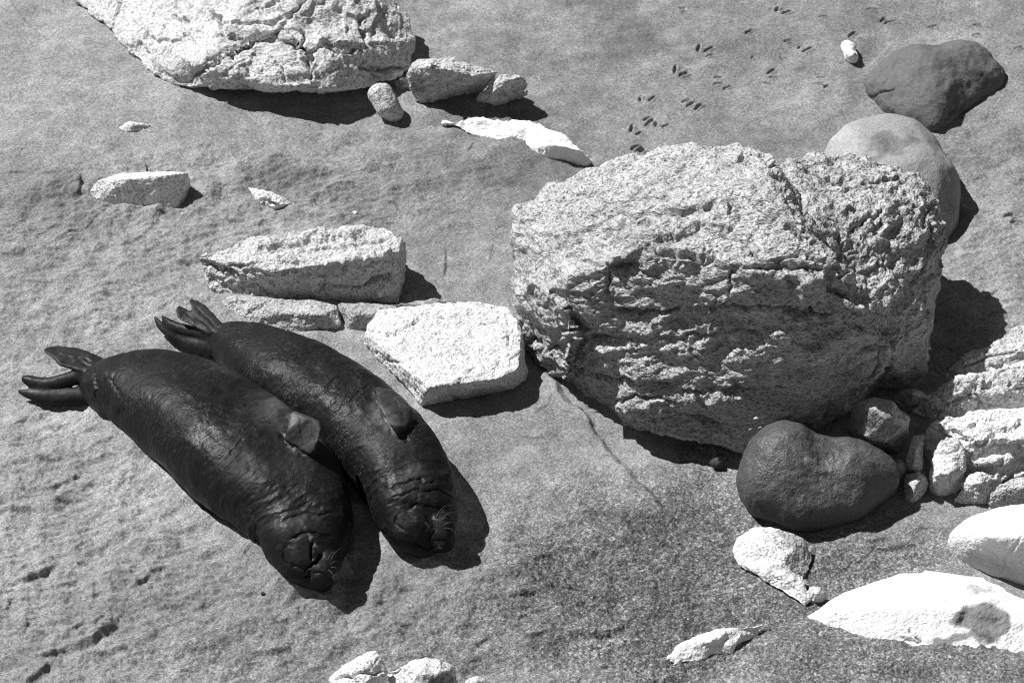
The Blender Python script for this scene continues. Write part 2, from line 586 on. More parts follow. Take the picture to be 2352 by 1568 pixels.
def rock(name, label, cat, bm, mat, voxel=.012, rnd=4, rough=.02, freq=2.5, strata=0.0, sdir=(0.1, 0.1), chip=0.0, chipf=4.0,
         fine=.004, lines=(), spots=(), seed=1, group=None, post=None, ridge=0.0, base_tone=1.0, crisp=0.0, billow=0.0, billf=2.4):
    V, F = remesh(bm, voxel)
    V = smooth_v(V, F, rnd)
    Nn = normals(V, F)
    P = V + 31.7 * seed
    d = np.zeros(len(V))
    if chip:
        R = rotm(*sdir)
        Q = (P + 0.10 * np.stack([perlin(P * 3, 50), perlin(P * 3, 51), perlin(P * 3, 52)], -1)
             + 0.02 * np.stack([perlin(P * 14, 53), perlin(P * 14, 54), perlin(P * 14, 55)], -1)) @ R.T * np.array([1, 1, 1.7])
        d += chip / chipf * (facets(Q * chipf, seed) + .45 * facets(Q * chipf * 2.6, seed + 1))
    d += rough * fbm(P * freq, 4, seed=seed) * 1.6
    if ridge:
        d += ridge * (ridged(P * freq * 1.8, 4, seed=seed + 20) - 1.2)
    if strata:
        R = rotm(*sdir)
        Q = P @ R.T
        Q = Q + 0.06 * np.stack([perlin(P * 4, 60), perlin(P * 4, 61), perlin(P * 4, 62) * 1.2], -1)
        s = ridged(Q * np.array([2.2, 2.2, 9.0]), 4, seed=seed + 7, gain=.55) - 1.1
        d += strata * s
    if billow:
        R = rotm(*sdir)
        Q = (P @ R.T + .05 * np.stack([perlin(P * 5, 70), perlin(P * 5, 71), perlin(P * 5, 72)], -1)) * np.array([1, 1, 1.8]) * billf
        bl = np.abs(perlin(Q, seed + 40)) + .5 * np.abs(perlin(Q * 2.1 + 5, seed + 41)) + .28 * np.abs(perlin(Q * 4.3 + 9, seed + 42)) + .16 * np.abs(perlin(Q * 8.9 + 3, seed + 43))
        d += billow * (np.sqrt(bl) * 1.6 - .95)
    d += fine * fbm(P * 26, 3, gain=.6, seed=seed + 3)
    if crisp:
        R = rotm(*sdir)
        d += crisp * (ridged((P @ R.T) * np.array([7., 7., 14.]), 4, gain=.6, seed=seed + 33) - 1.3)
    if len(lines):
        d -= carve(V, Nn, lines, seed)
    V = V + Nn * d[:, None]
    if post is not None:
        V = post(V, F)
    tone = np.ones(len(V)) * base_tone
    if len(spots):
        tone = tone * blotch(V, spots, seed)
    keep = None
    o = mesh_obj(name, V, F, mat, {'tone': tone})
    tag(o, label, cat, group)
    return o

# ---------------------------------------------------------------- the beach sand: one sheet, fine in view, coarse to the horizon
X0, X1 = -4.35, 4.35
Y0, Y1 = G(1176, 1640)[1], G(1176, -60)[1]
xs = np.arange(X0, X1, .0080)
ys = np.arange(Y0, Y1, .0100)
grow = .02 * 1.35 ** np.arange(1, 34)
far = np.cumsum(grow)
far = far[far < 900]
xs = np.concatenate([X0 - far[::-1], xs, xs[-1] + far])
ys = np.concatenate([Y0 - far[::-1], ys, ys[-1] + far])
gx, gy = np.meshgrid(xs, ys)
nx, ny = len(xs), len(ys)
P2 = np.stack([gx.ravel(), gy.ravel()], -1)
core = (P2[:, 0] > X0 - .3) & (P2[:, 0] < X1 + .3) & (P2[:, 1] > Y0 - .3) & (P2[:, 1] < Y1 + .3)
PX = proj(np.concatenate([P2, np.zeros((len(P2), 1))], 1))   # the same places on the measuring grid

def field(spots, soft=1.0):
    """sum of soft measured ellipses, broken up by noise"""
    wx = perlin2(P2 * 2.3, 40) * 70 + perlin2(P2 * 7, 41) * 26
    wy = perlin2(P2 * 2.3, 42) * 50 + perlin2(P2 * 7, 43) * 20
    t = np.zeros(len(P2))
    for (u, v, ru, rv, a) in spots:
        d = np.sqrt(((PX[:, 0] + wx - u) / ru) ** 2 + ((PX[:, 1] + wy - v) / rv) ** 2)
        t += a * (1 - sstep(1 - .6 * soft, 1 + .4 * soft, d))
    return t

rough_area = np.clip(field([(150, 1250, 330, 420, 1), (550, 1450, 420, 220, .8), (130, 650, 420, 240, .7), (500, 470, 420, 130, .7),
                            (1250, 1400, 420, 220, .7), (2250, 600, 200, 420, .6), (900, 420, 420, 120, .5)]), 0, 1)
coarse = np.clip(field([(1450, 1290, 320, 200, .75), (1720, 1420, 420, 200, .8), (1250, 1480, 350, 160, .45), (2000, 1260, 220, 90, .6),
                        (1640, 1110, 110, 100, .5), (620, 1500, 330, 120, .25), (2200, 1540, 330, 70, .7)]), 0, 1)
Z = np.zeros(len(P2))
Z += .035 * perlin2(P2 * .55, 1) + .028 * perlin2(P2 * 1.3, 2) + .016 * perlin2(P2 * 2.9, 3)
Z += (.014 + .022 * rough_area) * perlin2(P2 * 5.3, 4)
Z += (.002 + .010 * rough_area + .006 * coarse) * fbm(P2 * 13, 3, seed=5, fn=perlin2)
Z += (.0015 + .004 * coarse + .002 * rough_area) * fbm(P2 * 45, 2, seed=9, fn=perlin2)
# wind and swash wrinkles on the worked sand
Z += .011 * rough_area * ridged(np.stack([P2[:, 0] * 3 + P2[:, 1] * 1.2, P2[:, 1] * 11 - P2[:, 0] * 3.5], -1), 3, seed=12, fn=perlin2)
Z -= .006

# a low bank that runs out from under the big boulder
a, b = G(1255, 870)[:2], G(1540, 1190)[:2]
d = (b - a) / np.linalg.norm(b - a)
nrm = np.array([-d[1], d[0]])
sd = (P2 - a) @ nrm + .05 * perlin2(P2 * 3.5, 70) + .02 * perlin2(P2 * 11, 71)
al = (P2 - a) @ d
L_ = np.linalg.norm(b - a)
win = sstep(-.2, .15, al) * (1 - sstep(L_ - .15, L_ + .25, al))
side = -1 if True else 1
bank = win * (1 - sstep(-.03, .05, sd)) * np.exp(np.minimum(sd, 0) / .6)
Z += .055 * bank

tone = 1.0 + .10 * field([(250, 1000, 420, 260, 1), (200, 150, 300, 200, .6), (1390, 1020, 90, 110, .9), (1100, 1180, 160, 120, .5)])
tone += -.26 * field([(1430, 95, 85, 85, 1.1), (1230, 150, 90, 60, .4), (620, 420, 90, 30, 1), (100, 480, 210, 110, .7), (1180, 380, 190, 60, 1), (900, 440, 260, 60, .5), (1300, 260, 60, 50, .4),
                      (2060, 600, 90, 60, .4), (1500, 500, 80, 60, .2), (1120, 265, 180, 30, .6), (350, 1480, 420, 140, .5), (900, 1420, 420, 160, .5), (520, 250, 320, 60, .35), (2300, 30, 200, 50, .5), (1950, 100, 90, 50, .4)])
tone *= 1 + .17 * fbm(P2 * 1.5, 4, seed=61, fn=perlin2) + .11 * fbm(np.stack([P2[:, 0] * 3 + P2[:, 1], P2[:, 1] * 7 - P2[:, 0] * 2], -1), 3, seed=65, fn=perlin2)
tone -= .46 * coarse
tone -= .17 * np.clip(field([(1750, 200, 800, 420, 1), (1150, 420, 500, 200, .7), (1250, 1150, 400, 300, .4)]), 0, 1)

def groove(pts, w, dep, rim=.5, wob=.007, asym=True):
    """press a line into the sand, with a little spoil along one side"""
    global Z
    ln = np.array([G(*p)[:2] for p in pts])
    lo, hi = ln.min(0) - 6 * w - .05, ln.max(0) + 6 * w + .05
    m = np.where(core & (P2[:, 0] > lo[0]) & (P2[:, 0] < hi[0]) & (P2[:, 1] > lo[1]) & (P2[:, 1] < hi[1]))[0]
    q = P2[m] + wob * np.stack([perlin2(P2[m] * 14, 80), perlin2(P2[m] * 14, 81)], -1)
    e, t = seg_dist(q, ln)
    tp = np.clip(np.minimum(t, 1 - t) * 5, 0, 1) ** .7
    tp = np.where(e > w * 2.2, tp, np.maximum(tp, .25))
    near = ln[0] * 0
    bestd = np.full(len(m), 1e9)
    off = np.zeros((len(m), 2))
    for a_, b_ in zip(ln[:-1], ln[1:]):
        dd = b_ - a_
        tt_ = np.clip(((q - a_) @ dd) / max(dd @ dd, 1e-12), 0, 1)
        o_ = q - a_ - tt_[:, None] * dd
        l_ = np.linalg.norm(o_, axis=1)
        k_ = l_ < bestd
        bestd = np.where(k_, l_, bestd)
        off = np.where(k_[:, None], o_, off)
    sunw = (off @ np.array([sdir.x, sdir.y])) > 0
    if asym:   # a pushed-up lip: gentle towards the sun, steep and undercut away from it
        Z[m] += .75 * dep * tp * np.exp(-(e / np.where(sunw, 3.2 * w, .55 * w)) ** 2)
        Z[m] -= .45 * dep * tp * np.exp(-((e - 1.3 * w) / (1.2 * w)) ** 2) * np.where(sunw, 0, 1)
    else:
        Z[m] -= dep * tp * np.exp(-(e / w) ** 2)
        Z[m] += dep * rim * tp * np.exp(-((e - 2.6 * w) / (w * 1.1)) ** 2) * np.where(sunw, .5, 1)

for pts, w, dep in [
    ([(20, 1066), (80, 1064), (152, 1062)], .022, .030), ([(78, 1121), (125, 1124), (168, 1108)], .026, .042), ([(104, 1112), (135, 1106)], .014, .015),
    ([(18, 1342), (68, 1332), (127, 1300)], .03, .045), ([(20, 1318), (60, 1305)], .015, .012),
    ([(150, 1462), (190, 1434), (217, 1437), (246, 1408)], .024, .035), ([(160, 1480), (212, 1472), (266, 1425)], .045, .075),
    ([(85, 1511), (149, 1491)], .024, .030), ([(58, 1566), (90, 1545), (116, 1524)], .03, .045),
    ([(306, 1340), (347, 1316)], .022, .028), ([(347, 1312), (380, 1300), (425, 1288)], .014, .012),
    ([(575, 1416), (626, 1430), (672, 1458)], .026, .032), ([(672, 1448), (698, 1442)], .02, .022),
    ([(563, 1487), (609, 1498), (659, 1491)], .035, .05), ([(203, 1402), (214, 1366), (213, 1338)], .02, .018),
    ([(58, 1420), (62, 1451), (92, 1458)], .022, .022), ([(12, 1402), (25, 1378)], .02, .022),
    ([(1122, 1382), (1193, 1364), (1293, 1331)], .02, .026), ([(1181, 1397), (1215, 1395)], .018, .028), ([(1202, 1411), (1244, 1399)], .018, .024),
    ([(1193, 1473), (1235, 1460), (1270, 1442)], .022, .034), ([(1327, 1460), (1385, 1463), (1427, 1444), (1444, 1425)], .024, .034),
    ([(1088, 1482), (1123, 1463)], .022, .028), ([(1152, 1239), (1185, 1234), (1231, 1244)], .02, .022), ([(1185, 1256), (1223, 1250)], .016, .014),
    ([(831, 1410), (889, 1406)], .016, .014), ([(1326, 1386), (1373, 1371)], .018, .018), ([(1430, 1372), (1475, 1361)], .018, .018),
    ([(22, 0), (60, 50), (100, 85), (126, 116)], .012, .016), ([(1020, 563), (1023, 600), (1016, 634)], .016, .026), ([(1131, 558), (1120, 602)], .02, .012),
    ([(100, 560), (190, 520), (275, 460)], .018, .016), ([(60, 540), (150, 505)], .018, .014), ([(200, 500), (285, 455)], .015, .012),
    ([(90, 405), (132, 398), (160, 405)], .022, .03), ([(182, 408), (184, 425), (178, 450)], .03, .05), ([(0, 402), (60, 396), (92, 404)], .02, .02),
    ([(40, 345), (62, 342)], .014, .018), ([(208, 330), (240, 330)], .014, .018), ([(215, 345), (255, 348)], .012, .012),
    ([(270, 560), (300, 552), (345, 520)], .03, .02), ([(350, 520), (375, 480), (370, 460)], .03, .02), ([(330, 575), (370, 555)], .025, .018),
    ([(2000, 1268), (2060, 1262), (2120, 1250)], .02, .025), ([(1985, 1252), (2040, 1240)], .016, .018), ([(2050, 1285), (2110, 1275)], .016, .018),
    ([(2105, 1222), (2135, 1218)], .015, .02), ([(1930, 1300), (1990, 1290)], .016, .016), ([(1905, 1275), (1950, 1262)], .014, .014),
    ([(2165, 640), (2190, 668), (2215, 700)], .02, .02), ([(2245, 690), (2300, 665)], .014, .014), ([(2230, 720), (2290, 700), (2345, 690)], .02, .02),
    ([(2020, 170), (2060, 140), (2100, 118)], .014, .02), ([(1960, 130), (1985, 150)], .02, -.012), ([(1990, 150), (2040, 100)], .025, -.018),
    ([(380, 1182), (430, 1160)], .02, .012), ([(150, 1180), (210, 1172)], .02, .014), ([(20, 985), (60, 960)], .02, .02), ([(90, 985), (125, 990)], .02, .02),
    ([(1600, 1165), (1680, 1150)], .02, .014), ([(1190, 1010), (1250, 1012)], .016, .018), ([(1225, 960), (1260, 935)], .014, .012),
    ([(40, 760), (150, 735), (260, 700)], .04, .015), ([(20, 690), (120, 640), (230, 600)], .04, .014), ([(250, 1040), (300, 1045)], .02, .012),
    ([(640, 385), (700, 395), (760, 405)], .015, .01), ([(1005, 285), (1090, 325), (1180, 350)], .06, .02)]:
    groove(pts, w * .75, dep * .62)

bird = [((480, 295), (497, 255)), ((515, 300), (575, 275)), ((530, 325), (575, 315)), ((345, 425), (362, 380)), ((375, 440), (430, 415)),
        ((580, 430), (625, 432)), ((575, 466), (630, 458)), ((628, 495), (680, 475)), ((880, 415), (928, 385)), ((890, 437), (950, 437)),
        ((865, 465), (910, 475)), ((1170, 430), (1215, 436)), ((1145, 467), (1210, 468)), ((1205, 492), (1240, 480)), ((200, 580), (243, 548)),
        ((150, 572), (158, 550)), ((390, 580), (440, 572)), ((415, 605), (470, 588)), ((465, 630), (510, 592)), ((95, 752), (110, 708)),
        ((180, 712), (232, 680)), ((170, 682), (215, 663)), ((130, 765), (165, 750)), ((238, 718), (250, 698)), ((280, 727), (322, 714)),
        ((100, 857), (157, 825)), ((102, 852), (155, 828)), ((150, 862), (182, 842)), ((478, 155), (500, 158)), ((495, 180), (535, 190)), ((755, 192), (800, 160)), ((770, 186), (795, 190)),
        ((930, 62), (945, 35)), ((963, 76), (1025, 54)), ((1060, 270), (1075, 255)), ((1085, 290), (1145, 270)), ((1345, 215), (1390, 185)),
        ((1395, 230), (1430, 231)), ((1455, 55), (1520, 62)), ((1530, 120), (1560, 98)), ((1553, 131), (1622, 119)), ((1805, 145), (1862, 138)),
        ((2060, 140), (2112, 135)), ((2055, 212), (2105, 204)), ((380, 42), (412, 45)), ((2275, 1305), (2303, 1288)), ((2230, 1272), (2290, 1253)),
        ((2290, 290), (2345, 285)), ((1180, 100), (1230, 96)), ((980, 225), (1020, 222)), ((790, 320), (806, 318)), ((955, 315), (972, 328))]
for p, q in bird:
    groove([(1409 + .401 * p[0], .401 * p[1]), (1409 + .401 * q[0], .401 * q[1])], .0085, .036, rim=.35, wob=.004, asym=False)

# sand scoured away or heaped against the stones
def heap(u, v, ru, rv, h):
    global Z
    q = np.array([(PX[:, 0] - u) / ru, (PX[:, 1] - v) / rv])
    Z += h * np.exp(-(q ** 2).sum(0))
for a_ in [(1480, 1010, 160, 40, -.03), (930, 660, 90, 60, -.02), (640, 240, 260, 40, -.02), (1120, 250, 160, 30, .035), (760, 775, 160, 16, .03),
           (140, 425, 60, 30, .035), (60, 430, 60, 30, .02), (2090, 1200, 80, 40, .03), (1200, 345, 120, 26, .03), (300, 480, 120, 20, .03),
           (380, 480, 60, 14, .02), (470, 455, 40, 40, .04), (690, 480, 40, 20, .04), (1700, 1100, 30, 90, .02), (1560, 700, 900, 10, 0), (2300, 560, 120, 200, .04), (1850, 1330, 60, 40, .03),
           (1980, 1240, 150, 40, .02), (2060, 290, 60, 20, .03)]:
    if a_[4]:
        heap(*a_)
# the seals lie in the sand: it is pushed up along their flanks
S1 = [(196, 880, 22, 0.077), (214, 879, 40, 0.112), (236, 880, 58, 0.155), (272, 888, 80, 0.211), (345, 905, 105, 0.262), (445, 952, 131, 0.301), (548, 1030, 145, 0.314), (640, 1112, 143, 0.301),
      (692, 1192, 120, 0.262), (706, 1250, 100, 0.228), (716, 1292, 78, 0.185), (726, 1322, 52, 0.133), (734, 1344, 24, 0.073)]
S2 = [(478, 778, 20, 0.069), (500, 780, 38, 0.103), (530, 790, 52, 0.155), (585, 822, 80, 0.215), (650, 862, 100, 0.267), (735, 915, 108, 0.292), (820, 975, 110, 0.301), (893, 1045, 108, 0.288), (940, 1118, 104, 0.258), (956, 1175, 94, 0.228),
      (966, 1218, 80, 0.185), (978, 1247, 54, 0.129), (986, 1264, 26, 0.069)]
for st_, sides in ((S1, (-1, .25)), (S2, (-.3, .7))):
    cl = np.array([G(u, v, .82 * b)[:2] for u, v, e, b in st_])
    hw = np.array([e / 333.0 for u, v, e, b in st_])
    e_, t_ = seg_dist(P2, cl)
    Lc = np.concatenate([[0], np.cumsum(np.linalg.norm(np.diff(cl, axis=0), axis=1))])
    aw = np.interp(t_ * Lc[-1], Lc, hw)
    ax_ = (cl[-1] - cl[0]) / np.linalg.norm(cl[-1] - cl[0])
    sgn = (P2 - cl[len(cl) // 2]) @ np.array([-ax_[1], ax_[0]])
    amt = np.where(sgn < 0, -sides[0], sides[1])
    Z += .10 * amt * np.exp(-(np.maximum(e_ - aw * .95, 0) / .07) ** 1.3) * (e_ < 2) * sstep(0, .12, t_) * (1 + .5 * perlin2(P2 * 5, 90))
Z = np.where(core, Z, Z * .6)
ii = np.arange(nx * ny).reshape(ny, nx)
Fg = np.stack([ii[:-1, :-1].ravel(), ii[:-1, 1:].ravel(), ii[1:, 1:].ravel(), ii[1:, :-1].ravel()], -1)
Vg = np.concatenate([P2, Z[:, None]], 1)
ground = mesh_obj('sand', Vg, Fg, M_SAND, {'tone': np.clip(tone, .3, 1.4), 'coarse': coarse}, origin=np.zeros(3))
ground['kind'] = 'structure'
ground['label'] = 'trampled grey beach sand with bird tracks and drag marks'

_zx, _zy = xs, ys
Zg = Z.reshape(ny, nx)
def ground_z(x, y):
    return float(Zg[min(max(np.searchsorted(_zy, y), 0), ny - 1), min(max(np.searchsorted(_zx, x), 0), nx - 1)])

# ---------------------------------------------------------------- the big boulder
kl = lambda *p: [(1133 + .46875 * x, 306 + .46875 * y) for x, y in p]
K_LINES = [
    (kl((1020, 850), (1170, 855), (1300, 855), (1450, 880), (1600, 888), (1750, 885), (1850, 900)), 6, .07),
    (kl((560, 840), (700, 880), (860, 885), (920, 865)), 6, .05),
    (kl((760, 565), (900, 580), (1050, 605), (1150, 640), (1300, 655), (1520, 660)), 6, .05),
    (kl((1520, 650), (1600, 690), (1700, 770), (1830, 830)), 7, .07), (kl((1530, 590), (1600, 640), (1680, 720), (1780, 790)), 4, .05),
    (kl((380, 600), (480, 630), (560, 650), (700, 680)), 5, .04), (kl((310, 480), (480, 430), (650, 400), (900, 370), (1090, 345)), 4, .03),
    (kl((300, 520), (480, 480), (700, 430), (860, 410)), 4, .025), (kl((420, 400), (600, 350), (800, 330)), 4, .02),
    (kl((1120, 310), (1160, 350), (1165, 400)), 4, .04), (kl((730, 530), (850, 490), (1000, 440), (1030, 430)), 5, .03),
    (kl((1100, 490), (1200, 525), (1270, 570), (1280, 600), (1310, 640)), 4, .035), (kl((550, 660), (560, 760), (560, 820)), 5, .04),
    (kl((1170, 670), (1160, 740), (1150, 800)), 4, .03), (kl((350, 980), (450, 1000), (570, 1005)), 6, .05),
    (kl((150, 1000), (250, 1050), (330, 1080)), 6, .05), (kl((1850, 930), (1960, 980)), 6, .05), (kl((1960, 985), (1900, 1100), (1850, 1220)), 7, .06),
    (kl((580, 1330), (700, 1280), (900, 1330)), 5, .03), (kl((940, 1400), (1050, 1420), (1100, 1470)), 9, .06), (kl((330, 1150), (480, 1180), (700, 1215)), 6, .04),
    (kl((930, 1260), (1050, 1240), (1250, 1250)), 5, .03), (kl((900, 1000), (1200, 990), (1400, 1000)), 6, .03), (kl((170, 480), (290, 495)), 4, .03),
    (kl((1430, 450), (1520, 530)), 6, .04), (kl((1280, 610), (1380, 640), (1510, 600)), 4, .035), (kl((1030, 450), (1100, 480), (1170, 450)), 4, .03),
    (kl((1700, 290), (1800, 270), (1900, 290)), 5, .025), (kl((1760, 460), (1830, 430), (1900, 390)), 5, .03), (kl((2110, 380), (2150, 480), (2130, 560)), 5, .03),
    (kl((1600, 220), (1700, 230), (1800, 200)), 5, .02), (kl((1650, 520), (1740, 560)), 6, .04), (kl((1200, 100), (1260, 180)), 6, .05), (kl((1320, 110), (1350, 160), (1430, 170)), 9, .08),
    (kl((1600, 1120), (1750, 1080), (1950, 1040)), 5, .025), (kl((1700, 960), (1850, 970), (1950, 1010)), 5, .03),
    (kl((560, 660), (640, 590), (760, 590), (850, 610)), 12, -.035), (kl((1180, 700), (1300, 690), (1500, 690), (1650, 760)), 16, -.045),
    (kl((450, 1040), (640, 1060)), 14, -.03), (kl((600, 1340), (800, 1350)), 16, -.035), (kl((1000, 1290), (1250, 1300)), 14, -.03),
    (kl((1250, 360), (1330, 330), (1400, 400), (1500, 500)), 14, -.045), (kl((1560, 590), (1700, 720), (1810, 800)), 9, -.05)]
K = [[(1215, 822, -.1), (1290, 888, -.1), (1380, 942, -.1), (1480, 985, -.1), (1735, 1020, -.1), (1955, 975, -.1), (2000, 890, -.1),
      (1187, 700, .40), (1196, 765, .2), (1188, 480, .70), (1188, 555, .62), (1300, 640, 1.02), (1420, 594, 1.25), (1560, 594, 1.36),
      (1700, 616, 1.40), (1850, 646, 1.36), (1985, 706, 1.16), (2050, 800, .75), (2010, 880, .35), (1770, 425, 1.55), (1850, 520, 1.52),
      (1560, 470, 1.44), (1255, 422, .72), (1400, 384, .95), (1490, 350, 1.08), (1560, 336, 1.12), (1700, 338, 1.2), (1760, 362, 1.28),
      (1330, 560, -.1), (1800, 560, -.1), (1500, 1004, .12), (1740, 1034, .12)],
     [(1800, 378, 1.1), (1850, 358, 1.0), (1960, 350, .95), (2060, 370, .9), (2120, 400, .86), (2162, 470, .78), (2176, 560, .62), (2152, 700, .5),
      (2128, 800, .4), (2122, 850, .1), (2080, 885, -.1), (1990, 720, .98), (1900, 570, 1.22), (1960, 905, -.1), (1850, 500, 1.25), (2140, 690, -.1),
      (1950, 560, -.1), (1850, 560, -.1), (2040, 810, .64)],
     [(1188, 545, .55), (1185, 690, .38), (1210, 640, .75), (1300, 700, .85), (1196, 760, .15), (1240, 845, -.05), (1300, 880, .12), (1250, 600, -.1), (1330, 780, .65)]]
rock('boulder', 'huge rough grey boulder with layered cracks, right of the seals', 'boulder', hull_bm(K), M_BIG, voxel=.0095, rnd=7, rough=.035, freq=2.0,
     strata=.016, sdir=(.40, .28), chip=.07, chipf=2.6, fine=.004, lines=[(l, w * 1.25, dp * (1.7 if dp > 0 else 1.3)) for l, w, dp in K_LINES] + [
     (kl((560, 650), (760, 565), (900, 580), (1050, 605), (1150, 640), (1300, 655), (1520, 660), (1700, 770), (1830, 830)), 55, .075, 1), (kl((540, 840), (700, 880), (860, 885), (1020, 850), (1300, 855), (1600, 888), (1850, 900)), 45, .055, 1),
     (kl((300, 480), (480, 430), (650, 400), (900, 370), (1090, 345)), 22, .035, 1), (kl((300, 520), (480, 480), (700, 430), (860, 410)), 18, .03, 1), (kl((420, 400), (600, 350), (800, 330), (1000, 300)), 18, .025, 1),
     (kl((240, 330), (450, 270), (700, 250), (900, 220)), 18, .022, 1), (kl((350, 980), (570, 1005), (800, 985)), 35, .04, 1), (kl((330, 1150), (480, 1180), (700, 1215), (950, 1200)), 40, .045, 1), (kl((900, 1240), (1250, 1250), (1500, 1230)), 35, .04, 1),
     (kl((700, 1020), (900, 1000), (1200, 990), (1400, 1000)), 35, .035, 1), (kl((1400, 1060), (1600, 1120), (1950, 1040)), 35, .035, 1), (kl((600, 1400), (900, 1390), (1200, 1440)), 30, .04, 1), (kl((730, 530), (850, 490), (1030, 430), (1170, 450)), 22, .04, 1)],
     seed=4, crisp=.0045, billow=.032, billf=2.6)

# ---------------------------------------------------------------- other large stones
A_LINES = [([(660, 45), (590, 90), (520, 130), (440, 175), (425, 205)], 6, .06), ([(660, 45), (700, 0), (690, -20)], 5, .05), ([(680, 60), (700, 100), (720, 190)], 4, .04),
           ([(620, 95), (680, 105), (760, 110), (850, 120)], 4, .035), ([(480, 20), (510, 60), (530, 90)], 5, .045), ([(770, 20), (830, 40), (845, 110)], 4, .04),
           ([(850, 120), (840, 160), (880, 180)], 4, .035), ([(400, 30), (430, 60)], 4, .03), ([(330, 90), (400, 95), (440, 80)], 4, .025), ([(940, 150), (880, 160), (850, 150)], 5, .05),
           ([(510, 60), (600, 50), (650, 40)], 4, .03), ([(560, 150), (570, 185)], 3, .02), ([(640, 140), (655, 195)], 3, .025)]
A = [[(175, 2, .02), (250, 55, .03), (290, 100, .03), (330, 152, .02), (395, 192, .02), (440, 206, .05), (520, 211, .13), (640, 203, .22), (740, 207, .22), (830, 204, .12),
      (890, 182, .05), (952, 165, .02), (955, 100, .14), (938, 35, .24), (895, -25, .36), (660, 40, .50), (470, 145, .30), (720, 160, .36), (845, 105, .36), (620, -130, .80), (760, -130, .75),
      (400, -60, .45), (330, 0, .26), (560, 190, -.1), (850, 175, -.1), (300, 60, -.1), (380, 180, -.1), (900, 80, -.1), (650, -20, -.1)],
     [(468, 150, .30), (480, 185, .20), (640, 200, .24), (720, 202, .26), (650, 50, .56), (620, 60, .54), (720, 110, .46), (600, 150, .2), (700, 150, .2)]]
rock('boulder', 'cracked pale boulder cut by the top edge, upper left', 'boulder', hull_bm(A), M_CRACK, voxel=.0115, rnd=3, rough=.026, freq=2.8, chip=.08, chipf=2.2, fine=.003,
     lines=[(l, w * 1.5, dp * 2.0) for l, w, dp in A_LINES], seed=9, crisp=.0025)

H_LINES = [([(470, 605), (520, 622), (545, 640)], 4, .03), ([(545, 640), (600, 672), (640, 680)], 3, .03), ([(700, 668), (760, 662), (830, 655), (915, 630)], 4, .04), ([(830, 655), (860, 640), (915, 625)], 3, .03),
           ([(580, 580), (620, 560), (690, 545), (780, 540), (880, 540)], 7, .05), ([(600, 578), (660, 565), (720, 560)], 4, .03), ([(640, 608), (690, 600), (720, 602)], 6, .035),
           ([(690, 575), (800, 560), (910, 550)], 6, .04), ([(730, 610), (830, 590), (915, 572)], 5, -.03), ([(560, 690), (590, 650)], 3, .02), ([(845, 680), (890, 650), (918, 660)], 7, -.03)]
H = [[(455, 588, .20), (466, 608, .12), (530, 664, .03), (640, 686, -.02), (780, 694, -.02), (918, 702, -.03), (921, 575, .37), (920, 560, .38), (770, 602, .34), (632, 622, .27), (560, 548, .28),
      (640, 532, .30), (830, 515, .32), (885, 519, .33), (924, 546, .36), (928, 610, -.05), (560, 600, -.05), (520, 570, .26)],
     [(456, 592, .18), (466, 610, .10), (498, 690, -.05), (560, 700, -.05), (560, 640, .10), (640, 680, .02), (640, 705, -.06), (520, 640, .05)]]
rock('rock', 'long pale layered slab with grooved top, behind the seals', 'rock', hull_bm(H), M_GREY, voxel=.0095, rnd=2, rough=.016, freq=3.2, strata=.010, sdir=(.05, -.12), chip=.08, chipf=4,
     fine=.004, lines=[(l, w * 1.2, dp * 1.3) for l, w, dp in H_LINES], seed=14, base_tone=1.1, crisp=.005)
rock('rock', 'rounded grey stone at the foot of the grooved slab, left', 'rock', hull_bm([[(505, 692, .0), (545, 676, .07), (640, 684, .09), (740, 692, .09), (778, 702, .08), (788, 748, .0), (750, 780, -.08), (640, 786, -.08),
     (545, 762, -.08), (560, 690, -.1), (780, 690, -.1), (640, 716, .11), (740, 722, .11)]]), M_GREY, voxel=.0095, rnd=5, rough=.018, freq=3.5, strata=.008, fine=.004, seed=21, base_tone=.9, crisp=.003,
     lines=[([(560, 725), (600, 700), (620, 690)], 4, .03)])
rock('rock', 'small dark grey stone at the foot of the grooved slab, right', 'rock', hull_bm([[(774, 698, .07), (850, 698, .08), (914, 702, .08), (912, 740, .0), (870, 772, -.06), (790, 768, -.06), (820, 722, .1), (890, 720, .09), (790, 690, -.1), (910, 690, -.1)]]),
     M_GREY, voxel=.0095, rnd=5, rough=.016, freq=4, fine=.004, seed=23, base_tone=.75, crisp=.003)
J_LINES = [([(950, 740), (970, 770), (1000, 810), (1010, 850)], 3, .025), ([(862, 745), (900, 760), (960, 775)], 4, .02), ([(1090, 745), (1140, 735), (1150, 720)], 3, .025), ([(1165, 720), (1175, 760), (1165, 800)], 4, .035),
           ([(1130, 880), (1135, 840), (1150, 820)], 3, .03), ([(850, 800), (900, 830), (960, 850)], 4, .02)]
J = [[(833, 788, .0), (838, 768, .11), (862, 740, .16), (866, 712, .17), (950, 704, .20), (1090, 694, .22), (1166, 697, .24), (1190, 732, .25), (1198, 800, .26), (1190, 846, .26), (1150, 868, .27),
      (1040, 882, .27), (985, 890, .26), (966, 930, .05), (974, 948, -.08), (1100, 918, -.08), (1200, 904, -.08), (1208, 850, .1), (880, 830, -.05), (900, 760, -.1), (1160, 760, -.1), (920, 820, .2)]]
rock('rock', 'flat-topped white block leaning against the huge boulder', 'rock', hull_bm(J), M_WHITE, voxel=.0095, rnd=3, rough=.014, freq=3, chip=.07, chipf=4, fine=.003, lines=J_LINES, seed=31, crisp=.004)
